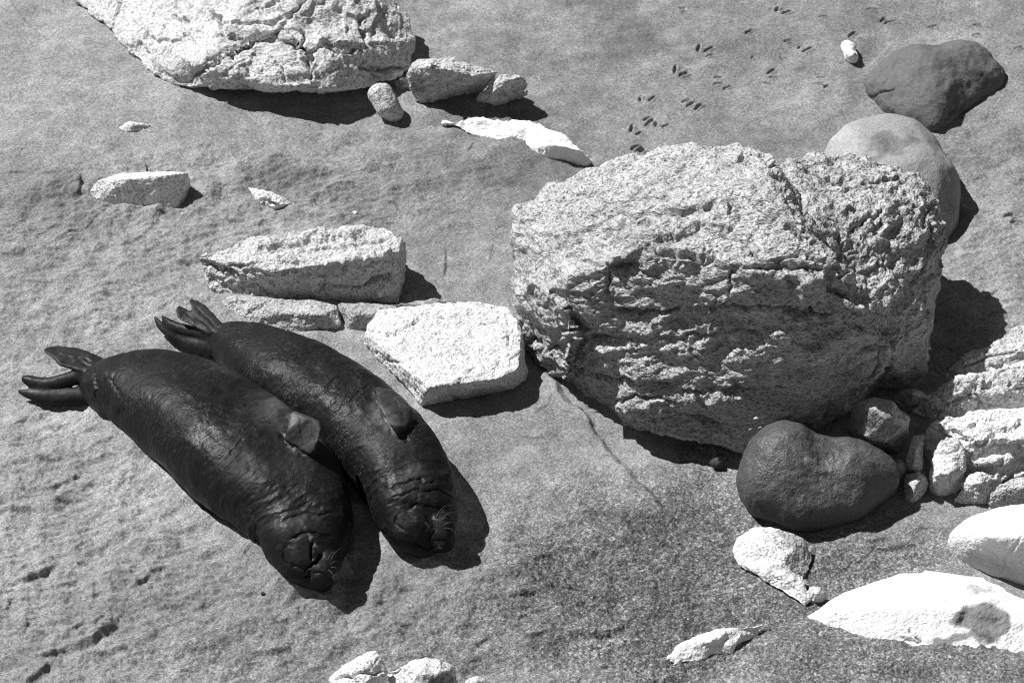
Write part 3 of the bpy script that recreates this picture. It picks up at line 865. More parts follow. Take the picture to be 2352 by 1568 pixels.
rock('rock', 'thin grey slab peeking out behind the white block', 'rock', hull_bm([[(880, 706, .0), (930, 694, .14), (1000, 688, .16), (1030, 692, .14), (1030, 720, 0), (900, 722, -.05), (960, 700, .17)]]), M_GREY, voxel=.009, rnd=3,
     rough=.015, freq=5, fine=.005, seed=33, base_tone=.7)

rock('boulder', 'smooth rounded grey boulder partly hidden behind the huge boulder', 'boulder',
     balls_bm([[(1990, 375, .14, .34), (2050, 380, .14, .38), (2085, 445, .10, .39), (2092, 500, .02, .36), (2000, 420, .1, .35)]]), M_SMOOTH, voxel=.012, rnd=14, rough=.02, freq=1.5, fine=.0015,
     seed=41, base_tone=1.15, spots=[(2050, 328, 62, 18, 10, .62, .3), (2015, 342, 30, 14, -30, .7, .4), (1925, 320, 50, 50, 0, 1.35, .7)])  # pale patch on the left rim paints its sunlit side into the tone
rock('boulder', 'dark smooth boulder half sunk in sand, top right', 'boulder',
     balls_bm([[(2044, 200, .0, .21), (2130, 182, .0, .29), (2205, 165, -.04, .27), (2262, 180, -.05, .17), (2135, 238, .0, .22), (2075, 225, .0, .22), (2215, 130, -.06, .15), (2146, 285, .0, .08)]]), M_WET, voxel=.011, rnd=14, rough=.03, freq=2.2, fine=.002, seed=43,
     lines=[([(1995, 225), (2030, 208), (2060, 200)], 4, .02), ([(2150, 300), (2190, 262), (2230, 240)], 10, .02)], base_tone=1.2)
rock('boulder', 'dark heart-shaped smooth boulder in front of the huge boulder', 'boulder',
     balls_bm([[(1800, 1060, .25, .275), (1790, 1110, .16, .27), (1845, 1138, .12, .26), (1840, 1095, .2, .25)],
               [(1850, 1138, .12, .26), (1955, 1090, .19, .245), (2005, 1092, .17, .19), (1935, 1130, .12, .24), (1860, 1100, .17, .24)],
               [(1810, 1078, .23, .255), (1940, 1090, .19, .235), (1870, 1130, .13, .25)]]), M_DARK, voxel=.0095, rnd=16, rough=.018, freq=2, fine=.0025, seed=47,
     lines=[([(1905, 960), (1895, 1020), (1885, 1075)], 36, .04), ([(1800, 1150), (1900, 1110), (1980, 1120)], 30, .02)],
     spots=[(1885, 1070, 60, 22, 35, 1.7, .6), (1990, 1050, 30, 14, 30, 1.5, .6), (1870, 1120, 60, 25, 20, 1.3, .7), (1820, 1190, 90, 30, 0, .75, .5)])  # lighter spots paint the sunlit saddle's highlight into the stone's tone
rock('rock', 'angular grey block between the huge boulder and the heart-shaped stone', 'rock',
     hull_bm([[(1940, 990, .2), (1962, 930, .45), (2008, 905, .55), (2058, 922, .52), (2092, 962, .40), (2092, 1002, .15), (2066, 1044, -.05), (1960, 1030, -.05), (2040, 962, .56), (2030, 1010, .35), (1990, 1000, .36), (2010, 940, .57)]]),
     M_GREY, voxel=.009, rnd=3, rough=.018, freq=4, fine=.005, seed=51, base_tone=.8, spots=[(1975, 960, 42, 40, 0, .45, .3), (2040, 985, 30, 18, -20, .5, .25)])  # both spots are shadow patches painted into the tone
rock('rock', 'dark shaded block under the right flank of the huge boulder', 'rock',
     hull_bm([[(2006, 892, .0), (2098, 878, -.05), (2126, 832, .1), (2130, 780, .35), (2070, 735, .55), (2015, 770, .58), (1988, 885, .1), (2060, 900, -.08), (2090, 800, .45)]]), M_BIG, voxel=.010, rnd=5, rough=.02, freq=4, fine=.007, seed=53,
     strata=.01, lines=[([(2040, 790), (2090, 780)], 5, .03)])

# ---------------------------------------------------------------- stones at the right edge
rock('rock', 'slim upright stone leaning beside the white rocks', 'rock', hull_bm([[(2098, 999, .26), (2122, 995, .26), (2126, 1014, .24), (2118, 1043, .2), (2116, 1082, .1), (2112, 1100, -.03), (2078, 1090, -.03), (2079, 1070, .1), (2085, 1039, .2), (2092, 1010, .25), (2102, 1040, .25), (2098, 1075, .14)]]),
     M_GREY, voxel=.007, rnd=5, rough=.01, freq=5, fine=.003, seed=57, base_tone=1.1)
rock('cobble', 'small oval cobble at the foot of the slim upright stone', 'cobble', hull_bm([[(2078, 1090, .06), (2110, 1080, .12), (2128, 1096, .1), (2134, 1112, .06), (2124, 1136, .0), (2106, 1158, -.03), (2092, 1166, -.03), (2078, 1160, -.03), (2104, 1110, .13), (2096, 1140, .06)]]),
     M_SPECK, voxel=.006, rnd=6, rough=.008, freq=6, fine=.003, seed=58, base_tone=1.25)
rock('rock', 'broad white layered rock at the right edge', 'rock',
     hull_bm([[(2118, 1010, .12), (2140, 982, .22), (2168, 963, .28), (2197, 955, .30), (2262, 950, .32), (2352, 930, .36), (2450, 905, .38), (2450, 1110, -.05), (2330, 1112, -.05), (2220, 1112, -.05), (2135, 1080, -.05), (2240, 1010, .28), (2340, 990, .32),
      (2450, 1000, .32), (2450, 1000, -.1), (2150, 1010, -.1)]]), M_WHITE, voxel=.009, rnd=3, rough=.016, freq=3.5, strata=.008, sdir=(.1, .25), chip=.14, chipf=4.0, fine=.003, crisp=.004, seed=61, base_tone=1.2,
     lines=[([(2230, 1000), (2240, 1030), (2270, 1010), (2290, 990)], 6, .05), ([(2150, 985), (2190, 995), (2215, 1020)], 6, .04), ([(2215, 1060), (2290, 1030), (2352, 1020)], 5, .03), ([(2190, 975), (2260, 970), (2340, 950)], 4, .02)])
rock('rock', 'chunky white stone left of the broad layered rock', 'rock',
     hull_bm([[(2134, 1076, .14), (2143, 1035, .24), (2160, 1010, .30), (2178, 1000, .32), (2198, 1002, .32), (2214, 1022, .28), (2222, 1052, .22), (2220, 1080, .16), (2206, 1118, .03), (2198, 1142, -.05), (2158, 1144, -.05), (2134, 1130, -.03), (2150, 1092, .2), (2190, 1085, .22)]]),
     M_WHITE, voxel=.008, rnd=5, rough=.014, freq=4.5, chip=.06, fine=.003, seed=63, base_tone=1.15, crisp=.003, billow=.012, billf=4)
rock('rock', 'blunt white stone below the broad layered rock, against the frame edge', 'rock',
     hull_bm([[(2216, 1066, .14), (2262, 1050, .22), (2322, 1034, .26), (2334, 1048, .24), (2324, 1074, .16), (2318, 1095, .03), (2240, 1090, .02), (2280, 1065, .22), (2260, 1100, -.05)]]), M_WHITE, voxel=.008, rnd=4, rough=.014, freq=5, chip=.12, crisp=.003, fine=.003, seed=64, base_tone=1.15)
rock('rock', 'small angular white stone with a pointed left foot, above the white dome', 'rock',
     hull_bm([[(2190, 1154, -.01), (2204, 1117, .10), (2221, 1092, .16), (2240, 1082, .18), (2280, 1083, .18), (2318, 1090, .14), (2298, 1104, .12), (2281, 1136, .03), (2268, 1168, -.04), (2230, 1168, -.04), (2250, 1110, .17)]]), M_WHITE, voxel=.008, rnd=3, rough=.012, freq=5,
     chip=.12, crisp=.003, fine=.003, seed=65, base_tone=1.1)
rock('rock', 'grey rounded stone touching the white dome at the right edge', 'rock',
     hull_bm([[(2265, 1166, -.02), (2274, 1134, .08), (2295, 1110, .14), (2322, 1099, .17), (2450, 1090, .2), (2450, 1160, -.05), (2300, 1178, -.05), (2350, 1118, .18)]]), M_GREY, voxel=.008, rnd=6, rough=.012, freq=5, fine=.004, seed=67)
rock('rock', 'grey lumpy rock half in shadow at the right edge', 'rock',
     hull_bm([[(2095, 945, .0), (2130, 905, .16), (2180, 876, .26), (2230, 866, .30), (2300, 842, .34), (2450, 800, .40), (2450, 960, .0), (2300, 985, -.05), (2130, 985, -.05), (2300, 900, .26), (2200, 912, .22), (2450, 880, -.1), (2150, 900, -.1)]]), M_GREY, voxel=.0095, rnd=4, rough=.025,
     freq=3.5, fine=.004, crisp=.004, seed=71, chip=.14, chipf=3.5, base_tone=1.15, lines=[([(2230, 880), (2250, 920), (2240, 950)], 5, .04), ([(2300, 870), (2310, 920)], 5, .04), ([(2150, 930), (2220, 915), (2300, 935)], 5, .03)])
rock('rock', 'small dark wedge stone in the gap beside the huge boulder', 'rock',
     hull_bm([[(2042, 910, .1), (2065, 890, .2), (2105, 893, .2), (2142, 912, .14), (2120, 935, 0), (2070, 940, -.05), (2095, 905, .22)]]), M_GREY, voxel=.008, rnd=3, rough=.012, freq=5, fine=.004, seed=73, base_tone=.8)
rock('rock', 'layered grey rock on the slope at the right edge', 'rock',
     hull_bm([[(2160, 868, -.04), (2205, 822, .08), (2270, 788, .14), (2350, 752, .18), (2450, 700, .22), (2450, 850, .1), (2330, 870, .0), (2200, 890, -.05), (2330, 805, .18), (2450, 800, -.1)]]), M_GREY, voxel=.0095, rnd=4, rough=.02, freq=4, fine=.004, crisp=.004,
     strata=.012, sdir=(.1, .3), chip=.1, seed=75, base_tone=1.1, lines=[([(2200, 845), (2280, 815), (2352, 800)], 5, .04)])
rock('boulder', 'bleached white dome of stone cut by the right edge', 'boulder',
     hull_bm([[(2164, 1255, .02), (2178, 1222, .14), (2225, 1182, .24), (2300, 1155, .30), (2360, 1148, .32), (2460, 1160, .3), (2460, 1380, -.05), (2352, 1352, -.05), (2290, 1335, -.05), (2240, 1315, -.05), (2190, 1292, -.05), (2260, 1230, .34),
      (2360, 1230, .38), (2460, 1260, .3)]]), M_BRIGHT, voxel=.010, rnd=28, rough=.012, freq=2, fine=.002, seed=81, lines=[([(2300, 1330), (2312, 1270), (2340, 1235), (2370, 1200)], 3.5, .012)])
rock('boulder', 'broad flat white rock sunk in sand, bottom right', 'boulder',
     hull_bm([[(1822, 1428, -.03), (1870, 1400, .03), (1930, 1360, .07), (2000, 1330, .10), (2060, 1311, .11), (2125, 1304, .12), (2200, 1322, .12), (2265, 1322, .12), (2300, 1342, .11), (2460, 1425, .08), (2460, 1520, -.06), (2300, 1535, -.06),
      (2150, 1528, -.06), (2080, 1500, -.06), (1990, 1468, -.06), (1890, 1450, -.06), (2100, 1390, .15), (2250, 1400, .12), (2000, 1395, .10), (2150, 1460, .06)]]), M_BRIGHT, voxel=.010, rnd=24, rough=.016, freq=1.8, fine=.002, seed=83,
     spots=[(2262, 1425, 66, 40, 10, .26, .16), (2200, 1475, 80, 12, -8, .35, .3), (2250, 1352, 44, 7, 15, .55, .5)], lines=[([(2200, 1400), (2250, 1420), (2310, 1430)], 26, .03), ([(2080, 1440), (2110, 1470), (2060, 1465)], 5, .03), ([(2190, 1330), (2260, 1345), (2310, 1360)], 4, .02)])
rock('rock', 'club-shaped white rock below the heart-shaped boulder', 'rock',
     hull_bm([[(1678, 1258, .01), (1690, 1230, .08), (1730, 1211, .13), (1790, 1213, .14), (1850, 1237, .09), (1872, 1280, .02), (1856, 1325, .0), (1800, 1352, .0), (1735, 1325, .0), (1686, 1295, .0), (1750, 1255, .15), (1800, 1280, .14)],
              [(1695, 1296, .03), (1790, 1360, .0), (1848, 1398, -.01), (1868, 1382, .02), (1845, 1320, .06), (1770, 1280, .12), (1805, 1320, .12), (1845, 1362, .07), (1735, 1325, .02)]]), M_WHITE, voxel=.0085, rnd=12, rough=.014, freq=3, fine=.003, seed=85, base_tone=1.2,
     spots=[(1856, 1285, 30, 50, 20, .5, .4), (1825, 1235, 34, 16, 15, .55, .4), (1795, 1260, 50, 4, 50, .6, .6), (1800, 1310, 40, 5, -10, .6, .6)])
rock('rock', 'small white chunk at the tail of the club-shaped rock', 'rock', hull_bm([[(1845, 1360, .03), (1860, 1344, .08), (1885, 1346, .08), (1904, 1368, .02), (1890, 1385, -.03), (1862, 1396, -.04), (1878, 1364, .1)]]), M_WHITE, voxel=.007, rnd=4, rough=.01, freq=6,
     fine=.004, seed=86)
rock('rock', 'slim white rock lying in the sand, bottom centre right', 'rock',
     hull_bm([[(1528, 1512, .0), (1555, 1478, .06), (1610, 1452, .09), (1700, 1434, .09), (1762, 1428, .05), (1748, 1458, .0), (1680, 1482, .0), (1605, 1522, -.01), (1545, 1528, -.02), (1630, 1470, .10)],
              [(1630, 1465, .07), (1700, 1468, .06), (1690, 1500, -.01), (1645, 1512, -.02), (1640, 1495, .03), (1705, 1450, .06)]]), M_BRIGHT, voxel=.0085, rnd=7, rough=.02, freq=4, fine=.004, seed=87)
rock('rock', 'split white stone cut by the bottom edge', 'rock', hull_bm([[(748, 1558, .02), (788, 1522, .14), (862, 1486, .22), (874, 1500, .22), (888, 1540, .12), (884, 1620, -.05), (760, 1640, -.05), (830, 1530, .24), (850, 1560, .2)]]), M_WHITE, voxel=.008,
     rnd=4, rough=.015, freq=5, strata=.01, fine=.004, seed=91, base_tone=1.08, lines=[([(770, 1560), (820, 1548), (882, 1545)], 4, .05)])
rock('rock', 'lumpy white stone right of the split one at the bottom edge', 'rock', hull_bm([[(882, 1545, .04), (905, 1525, .12), (940, 1512, .16), (995, 1511, .16), (1046, 1530, .1), (1060, 1570, .0), (1045, 1640, -.05), (900, 1630, -.05), (960, 1545, .22), (1010, 1550, .18)]]),
     M_WHITE, voxel=.008, rnd=6, rough=.022, freq=5, fine=.005, seed=92, lines=[([(935, 1520), (945, 1560)], 4, .03)], base_tone=1.05, spots=[(1020, 1560, 40, 20, 0, .4, .5)])
rock('cobble', 'small white cobble at the bottom edge, rightmost of three', 'cobble', hull_bm([[(1062, 1565, .0), (1075, 1554, .05), (1098, 1550, .06), (1125, 1568, .02), (1110, 1600, -.03), (1070, 1600, -.03), (1092, 1565, .08)]]), M_WHITE, voxel=.007, rnd=5, rough=.01,
     freq=6, fine=.003, seed=93)

# ---------------------------------------------------------------- smaller stones across the top and left
rock('rock', 'wedge-shaped granite rock with a sandy notch, beside the cracked boulder', 'rock',
     hull_bm([[(934, 192, .10), (941, 162, .26), (960, 131, .34), (1000, 128, .36), (988, 150, .40), (1150, 164, .32), (1085, 176, .33), (964, 244, -.06), (1060, 222, -.06), (1110, 214, .0), (1120, 190, .1), (950, 190, -.1)],
              [(1076, 242, -.05), (1098, 216, .1), (1143, 172, .30), (1198, 177, .30), (1216, 196, .2), (1198, 234, -.05), (1150, 254, -.06), (1172, 182, .33), (1130, 215, .2)]]), M_GREY, voxel=.0085, rnd=4, rough=.015, freq=4, fine=.005, seed=101, chip=.1, chipf=5)
rock('cobble', 'speckled egg-shaped cobble standing by the cracked boulder', 'cobble', balls_bm([[(876, 218, .12, .10), (890, 245, .06, .095), (906, 262, .0, .07)]]), M_SPECK, voxel=.007, rnd=7, rough=.012, freq=4, fine=.002, seed=103, base_tone=1.2)
rock('cobble', 'small dark stone fragment in the gap behind the egg-shaped cobble', 'cobble', hull_bm([[(902, 186, .02), (920, 178, .08), (944, 176, .08), (942, 200, 0), (925, 208, -.03), (908, 200, -.02)]]), M_GREY, voxel=.006, rnd=2, rough=.008, freq=7, fine=.003, seed=104,
     base_tone=.8)
rock('rock', 'white crescent of rock surfacing from the sand behind the huge boulder', 'rock',
     hull_bm([[(1005, 281, -.01), (1060, 271, .05), (1130, 276, .07), (1200, 274, .09), (1250, 300, .1), (1220, 345, -.02), (1150, 316, -.02), (1090, 312, -.02), (1050, 294, -.02)],
              [(1190, 276, .08), (1265, 292, .14), (1320, 322, .17), (1352, 350, .15), (1362, 382, -.04), (1342, 398, -.05), (1300, 368, -.04), (1240, 362, -.03), (1205, 340, 0), (1290, 335, .18)]]), M_BRIGHT, voxel=.009, rnd=7, rough=.024, freq=4,
     fine=.006, seed=107)
rock('rock', 'small flat white stone flush with the sand, upper left', 'rock', hull_bm([[(268, 294, .01), (288, 281, .04), (330, 285, .04), (368, 289, .0), (335, 304, -.01), (290, 307, -.01), (305, 290, .045)]]), M_WHITE, voxel=.007, rnd=5, rough=.018, freq=6, fine=.004, seed=109)
rock('rock', 'white topped slab with one dark shaded end, left', 'rock',
     hull_bm([[(197, 446, .0), (222, 413, .12), (270, 399, .18), (335, 394, .21), (434, 396, .21), (384, 403, .25), (424, 478, -.05), (404, 500, -.05), (330, 486, -.05), (202, 468, -.05), (300, 410, .22), (300, 430, -.1), (440, 440, -.05)]]), M_WHITE, voxel=.0080, rnd=3, rough=.010,
     freq=3, fine=.003, seed=111, crisp=.002, lines=[([(320, 420), (335, 445), (325, 465)], 4, .02)], base_tone=1.15)
rock('rock', 'small hollowed white stone with a dark pit, left of centre', 'rock',
     hull_bm([[(568, 430, .03), (600, 436, .06), (645, 450, .07), (682, 468, .03), (662, 482, -.03), (625, 486, -.03), (596, 474, -.02), (588, 452, .04), (610, 455, .07), (640, 470, .05)]]), M_WHITE, voxel=.0065, rnd=3, rough=.012, freq=6, fine=.004, seed=113,
     lines=[([(610, 460), (630, 464)], 9, .09)])
rock('cobble', 'lone white pebble beside the dark sunken boulder, top right', 'cobble', balls_bm([[(1952, 115, .04, .062), (1956, 128, .03, .06), (1948, 108, .03, .045)]]), M_BRIGHT, voxel=.006, rnd=4, rough=.012, freq=6, fine=.003, seed=115)
rock('cobble', 'tiny grey cobble between the heart-shaped boulder and the slim stone', 'cobble', balls_bm([[(2066, 1072, .08, .05), (2060, 1085, .04, .05)]]), M_SPECK, voxel=.006, rnd=4, rough=.008, freq=7, fine=.002, seed=116)
rock('pebble', 'dark knobbly pebble on the sand left of the heart-shaped boulder', 'pebble', balls_bm([[(1640, 1062, .02, .035), (1655, 1068, .01, .028), (1648, 1056, .04, .02)]]), M_PEB, voxel=.005, rnd=2, rough=.012, freq=9, fine=.003, seed=117)
rock('pebble', 'tiny dark pebble on open sand below the front seal', 'pebble', balls_bm([[(603, 1362, .01, .016), (608, 1364, .01, .012)]]), M_PEB, voxel=.004, rnd=2, rough=.004, freq=9, fine=.001, seed=118)
rock('shell', 'tiny white shell chip on the sand above the grooved slab', 'shell', hull_bm([[(809, 486, 0), (815, 484, .012), (822, 486, .01), (820, 491, 0), (811, 492, 0)]]), M_SHELL, voxel=.003, rnd=1, rough=.002, freq=9, fine=.001, seed=119)

# ---------------------------------------------------------------- elephant seals
def catmull(A, n):
    A = np.asarray(A, float)
    P = np.concatenate([[2 * A[0] - A[1]], A, [2 * A[-1] - A[-2]]])
    out = []
    for k in range(len(A) - 1):
        p0, p1, p2, p3 = P[k:k + 4]
        for t in np.linspace(0, 1, n, endpoint=False):
            out.append(.5 * (2 * p1 + (p2 - p0) * t + (2 * p0 - 5 * p1 + 4 * p2 - p3) * t * t + (3 * p1 - p0 - 3 * p2 + p3) * t ** 3))
    out.append(A[-1])
    return np.array(out)

def loft(bm, C3, W, A, B, nseg=40, low=.92):
    """closed tube: centres, side vectors, half width, half height"""
    n = len(C3)
    T = np.gradient(C3, axis=0)
    T /= np.linalg.norm(T, axis=1)[:, None]
    rings = []
    for k in range(n):
        w = W[k] - T[k] * (W[k] @ T[k])
        w /= np.linalg.norm(w)
        h = np.cross(w, T[k])
        th = np.linspace(0, 2 * math.pi, nseg, endpoint=False)
        cx, sx = np.cos(th), np.sin(th)
        P = C3[k] + np.outer(A[k] * np.sign(cx) * np.where(sx < 0, np.abs(cx) ** low, np.abs(cx) ** .92), w) + np.outer(B[k] * np.sign(sx) * np.abs(sx) ** .95, h)
        rings.append([bm.verts.new(p) for p in P])
    for r0, r1 in zip(rings[:-1], rings[1:]):
        for j in range(nseg):
            bm.faces.new((r0[j], r0[(j + 1) % nseg], r1[(j + 1) % nseg], r1[j]))
    bm.faces.new(rings[0][::-1])
    bm.faces.new(rings[-1])

def body_loft(st, bm):
    """stations (u, v, half extent in picture units, half height m) measured along the back; returns the spine"""
    S = catmull(st, 8)
    Cc = np.array([G(u, v, .82 * b) for u, v, e, b in S])
    T = np.gradient(Cc, axis=0)
    W, A = [], []
    for k, (u, v, e, b) in enumerate(S):
        t = np.array([T[k][0], T[k][1], 0])
        t /= np.linalg.norm(t)
        n = np.array([-t[1], t[0], 0])
        vd = Cc[k] - CAM
        vd /= np.linalg.norm(vd)
        wn_, wz = vd @ n, vd[2]
        L = math.hypot(wn_, wz)
        mn, mz = abs(wz) / L, abs(wn_) / L
        ext = e / ppm(Cc[k])
        W.append(n)
        A.append(max(math.sqrt(max(ext ** 2 - (b * mz) ** 2, (.5 * ext) ** 2)) / mn, .6 * b))
    loft(bm, Cc, np.array(W), np.array(A), S[:, 3], low=.72)
    return Cc, np.array(W), np.array(A), S[:, 3]

def paddle(bm, pts, wdir):
    S = catmull(pts, 6)
    # round off the tip
    C3 = np.array([G(u, v, z) for u, v, z, a, b in S])
    w = np.asarray(wdir, float)
    loft(bm, C3, np.tile(w / np.linalg.norm(w), (len(S), 1)), S[:, 3], S[:, 4], 24)

def ball(bm, c, r, R=None):
    b2 = bmesh.new()
    p = sphere_pts((0, 0, 0), r, 90)
    if R is not None:
        p = p @ np.asarray(R).T
    add_hull(b2, p + np.asarray(c))
    me = bpy.data.meshes.new('h')
    b2.to_mesh(me)
    b2.free()
    bm.from_mesh(me)
    bpy.data.meshes.remove(me)

def slab(bm, outline, th, dirv=None):
    """thin webbed flipper: outline corners (u, v, z), half thickness"""
    P = np.array([G(*p) for p in outline])
    c = P.mean(0)
    n = CAM - c
    n = n / np.linalg.norm(n) if dirv is None else np.asarray(dirv, float) / np.linalg.norm(dirv)
    b2 = bmesh.new()
    f = [b2.verts.new(p + n * th) for p in P]
    k = [b2.verts.new(p - n * th) for p in P]
    m = len(P)
    b2.faces.new(f)
    b2.faces.new(k[::-1])
    for q in range(m):
        b2.faces.new((f[q], k[q], k[(q + 1) % m], f[(q + 1) % m]))
    bmesh.ops.triangulate(b2, faces=b2.faces[:])
    bmesh.ops.recalc_face_normals(b2, faces=b2.faces[:])
    me = bpy.data.meshes.new('h')
    b2.to_mesh(me)
    b2.free()
    bm.from_mesh(me)
    bpy.data.meshes.remove(me)

def make_seal(label, st, hind, slabs, head, lines, spots, folds, seed, whisk, furmul, wetamt, wspots):
    bm = bmesh.new()
    Cc, W, A, B = body_loft(st, bm)
    bm.normal_update()
    bvh = BVHTree.FromBMesh(bm)
    def surf(u, v):
        d = ray(u, v)
        loc, nor, _, _ = bvh.ray_cast(Vector(CAM), Vector(d))
        if loc is None:
            return G(u, v, .2), np.array([0, 0, 1.0])
        return np.array(loc), np.array(nor)
    for pts, wd in hind:
        paddle(bm, pts, wd)
    for pts, th in slabs:
        slab(bm, pts, th)
    for u, v, off, r in head:
        ball(bm, G(u, v, off), r)
    V, F = remesh(bm, .0075)
    # place along the body and angle round it, for the lie of the fur
    def coords(V):
        from_ = Cc
        best = np.full(len(V), 1e9)
        idx = np.zeros(len(V), int)
        for k in range(0, len(from_)):
            d2 = ((V - from_[k]) ** 2).sum(1)
            m = d2 < best
            best = np.where(m, d2, best)
            idx = np.where(m, k, idx)
        T = np.gradient(from_, axis=0)
        Ln = np.concatenate([[0], np.cumsum(np.linalg.norm(np.diff(from_, axis=0), axis=1))])
        t = T[idx] / np.linalg.norm(T[idx], axis=1)[:, None]
        s = Ln[idx] + ((V - from_[idx]) * t).sum(1)
        r = V - from_[idx]
        ang = np.arctan2(r[:, 2], (r * W[idx]).sum(1))
        return s, ang, Ln[-1]
    s, ang, Ltot = coords(V)
    V = smooth_v(V, F, 9)
    Nn = normals(V, F)
    P = V + seed * 3.3
    d = .012 * fbm(P * 3, 3, seed=seed)
    # loose skin: soft rolls across the neck, finer wrinkles over the shoulders
    for c0, wdt, amp, fr in folds:
        m = np.exp(-((s / Ltot - c0) / wdt) ** 2)
        qf = np.stack([s * fr + .5 * perlin(P * 3, seed + 2), ang * 1.1, V[:, 0] * .6], -1)
        d += amp * m * (ridged(qf, 3, seed=seed + 4) - 1.0)
    q = np.stack([s * 26, ang * 3.2, s * 0], -1)
    d += .0014 * fbm(q, 2, seed=seed + 5) * furmul
    d += .0008 * fbm(P * 30, 2, seed=seed + 6)
    d -= carve(V, Nn, lines, seed)
    V = V + Nn * d[:, None]
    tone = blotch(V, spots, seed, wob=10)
    wet = sstep(.05, .16, s / Ltot) * (1 - .75 * sstep(.78, .92, s / Ltot)) * wetamt * blotch(V, wspots, seed + 1, wob=8)
    along = np.stack([s * 55 * furmul, ang * 9, np.full(len(s), seed * 1.0)], -1)
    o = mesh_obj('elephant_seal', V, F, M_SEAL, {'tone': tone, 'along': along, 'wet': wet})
    tag(o, label, 'seal', 'elephant seals asleep on the sand')
    # whiskers
    b2 = BVHTree.FromPolygons([Vector(p) for p in V[::1].tolist()], F.tolist()) if whisk else None
    for (u0, v0, u1, v1, bend) in whisk:
        loc, nor, _, _ = b2.ray_cast(Vector(CAM), Vector(ray(u0, v0)))
        if loc is None:
            continue
        p0 = np.array(loc)
        zend = max(p0[2] - .02, .02)
        p2 = G(u1, v1, zend)
        p1 = (p0 + p2) / 2 + np.array(nor) * bend * 1.6 + np.array([.0, .03, .02])
        cu = [(1 - t) ** 2 * p0 + 2 * t * (1 - t) * p1 + t * t * p2 for t in np.linspace(0, 1, 9)]
        wb = bmesh.new()
        cu = np.array(cu)
        rr = np.linspace(.0013, .0007, 9)
        loft(wb, cu, np.tile(np.array([.3, .2, 1.0]), (9, 1)), rr, rr, 6)
        me_v = np.array([v.co for v in wb.verts])
        wb.verts.index_update()
        me_f = [[v.index for v in f.verts] for f in wb.faces]
        wb.free()
        mesh_obj('whisker', me_v, me_f, M_WHISK, parent=o)
    return o

IU = UP
S1_slabs = [([(245, 826, 0.240), (205, 806, 0.250), (170, 797, 0.250), (135, 793, 0.250), (110, 796, 0.250), (97, 803, 0.250), (103, 812, 0.250), (116, 819, 0.250), (126, 827, 0.250), (136, 839, 0.240), (152, 843, 0.240), (185, 852, 0.240), (230, 860, 0.240)], .018),
            ([(652, 1008, 0.574), (660, 985, 0.626), (666, 954, 0.652), (677, 946, 0.661), (692, 952, 0.670), (716, 960, 0.670), (734, 968, 0.661), (738, 986, 0.644), (732, 1010, 0.609), (724, 1034, 0.557), (712, 1046, 0.522), (690, 1038, 0.522), (670, 1024, 0.539)], .034)]
S1_hind = [([(232, 858, .22, .06, .05), (200, 860, .20, .055, .05), (160, 870, .16, .048, .045), (118, 881, .12, .044, .042), (85, 880, .11, .042, .038), (62, 872, .12, .036, .03), (50, 866, .13, .016, .014)], (0, .7, .7)),
           ([(232, 905, .14, .06, .05), (200, 909, .10, .062, .05), (150, 911, .07, .058, .042), (95, 909, .06, .046, .032), (60, 903, .06, .03, .02), (40, 897, .06, .012, .010)], (0, .75, .65))]
S1_fore = []
S1_head = [(720, 1326, .14, .078), (735, 1312, .185, .086), (753, 1292, .225, .085), (740, 1334, .12, .07), (690, 1268, .20, .12), (700, 1312, .12, .10)]
S1_lines = [([(225, 832), (180, 820), (125, 815)], 3, .010), ([(220, 842), (180, 832), (140, 832)], 3, .010), ([(690, 1030), (694, 990), (690, 960)], 4, .006), ([(712, 1035), (716, 1000), (714, 968)], 4, .006), ([(640, 985), (655, 1015), (690, 1042), (715, 1052)], 6, .012), ([(716, 1242), (716, 1268), (712, 1290)], 4.5, .030), ([(690, 1318), (715, 1325), (712, 1338)], 4, .022), ([(700, 1312), (722, 1292), (746, 1268)], 5, .024), ([(668, 1292), (690, 1305), (710, 1300)], 4, .012),
            ([(712, 1310), (711, 1320)], 3, .022), ([(722, 1318), (735, 1312), (752, 1318)], 4, .012), ([(660, 1240), (720, 1222), (770, 1232)], 4, .014), ([(690, 1232), (725, 1229), (760, 1240)], 3, .012),
            ([(655, 1250), (650, 1280), (662, 1300)], 5, .012), ([(640, 1195), (700, 1175), (770, 1180)], 5, .012), ([(630, 1175), (690, 1158), (760, 1160)], 5, .010),
            ([(655, 1012), (672, 1030), (700, 1044)], 5, .010), ([(590, 905), (610, 940), (650, 990)], 20, .012), ([(510, 1060), (560, 1010)], 3, .008), ([(250, 860), (270, 905), (285, 960)], 5, .008),
            ([(212, 845), (222, 880), (215, 925)], 5, .014)]
S1_spots = [(717, 1246, 4, 11, 0, 22, .6), (765, 1326, 4, 11, 25, 22, .6), (690, 1255, 30, 22, 0, 1.8, .7), (745, 1300, 22, 20, -30, 2.2, .6), (622, 938, 42, 36, 30, 7.0, .8), (640, 915, 26, 10, 35, 2.2, .7), (700, 990, 40, 46, 0, 6.5, .25), (640, 1190, 90, 26, -12, 2.4, .8), (700, 1205, 60, 18, -5, 2.0, .8), (150, 820, 75, 32, 8, 3.2, .4), (120, 880, 90, 18, -8, 2.4, .5),  # first two spots: wet glints at eye and whisker, painted as pale tone
            (110, 912, 90, 16, 0, 3.0, .5), (660, 1060, 60, 36, 30, 2.2, .9), (420, 960, 90, 60, 30, .7, .9), (495, 835, 50, 10, 25, 3.0, .8), (735, 1322, 26, 24, 0, 2.6, .6), (690, 1290, 20, 20, 0, 1.6, .7), (330, 900, 80, 70, 0, 1.5, .9)]
S1_whisk = [(752, 1285, 775, 1268, .02), (756, 1290, 784, 1258, .03), (758, 1296, 782, 1290, .02), (760, 1302, 778, 1312, .02), (754, 1308, 768, 1330, .02)]
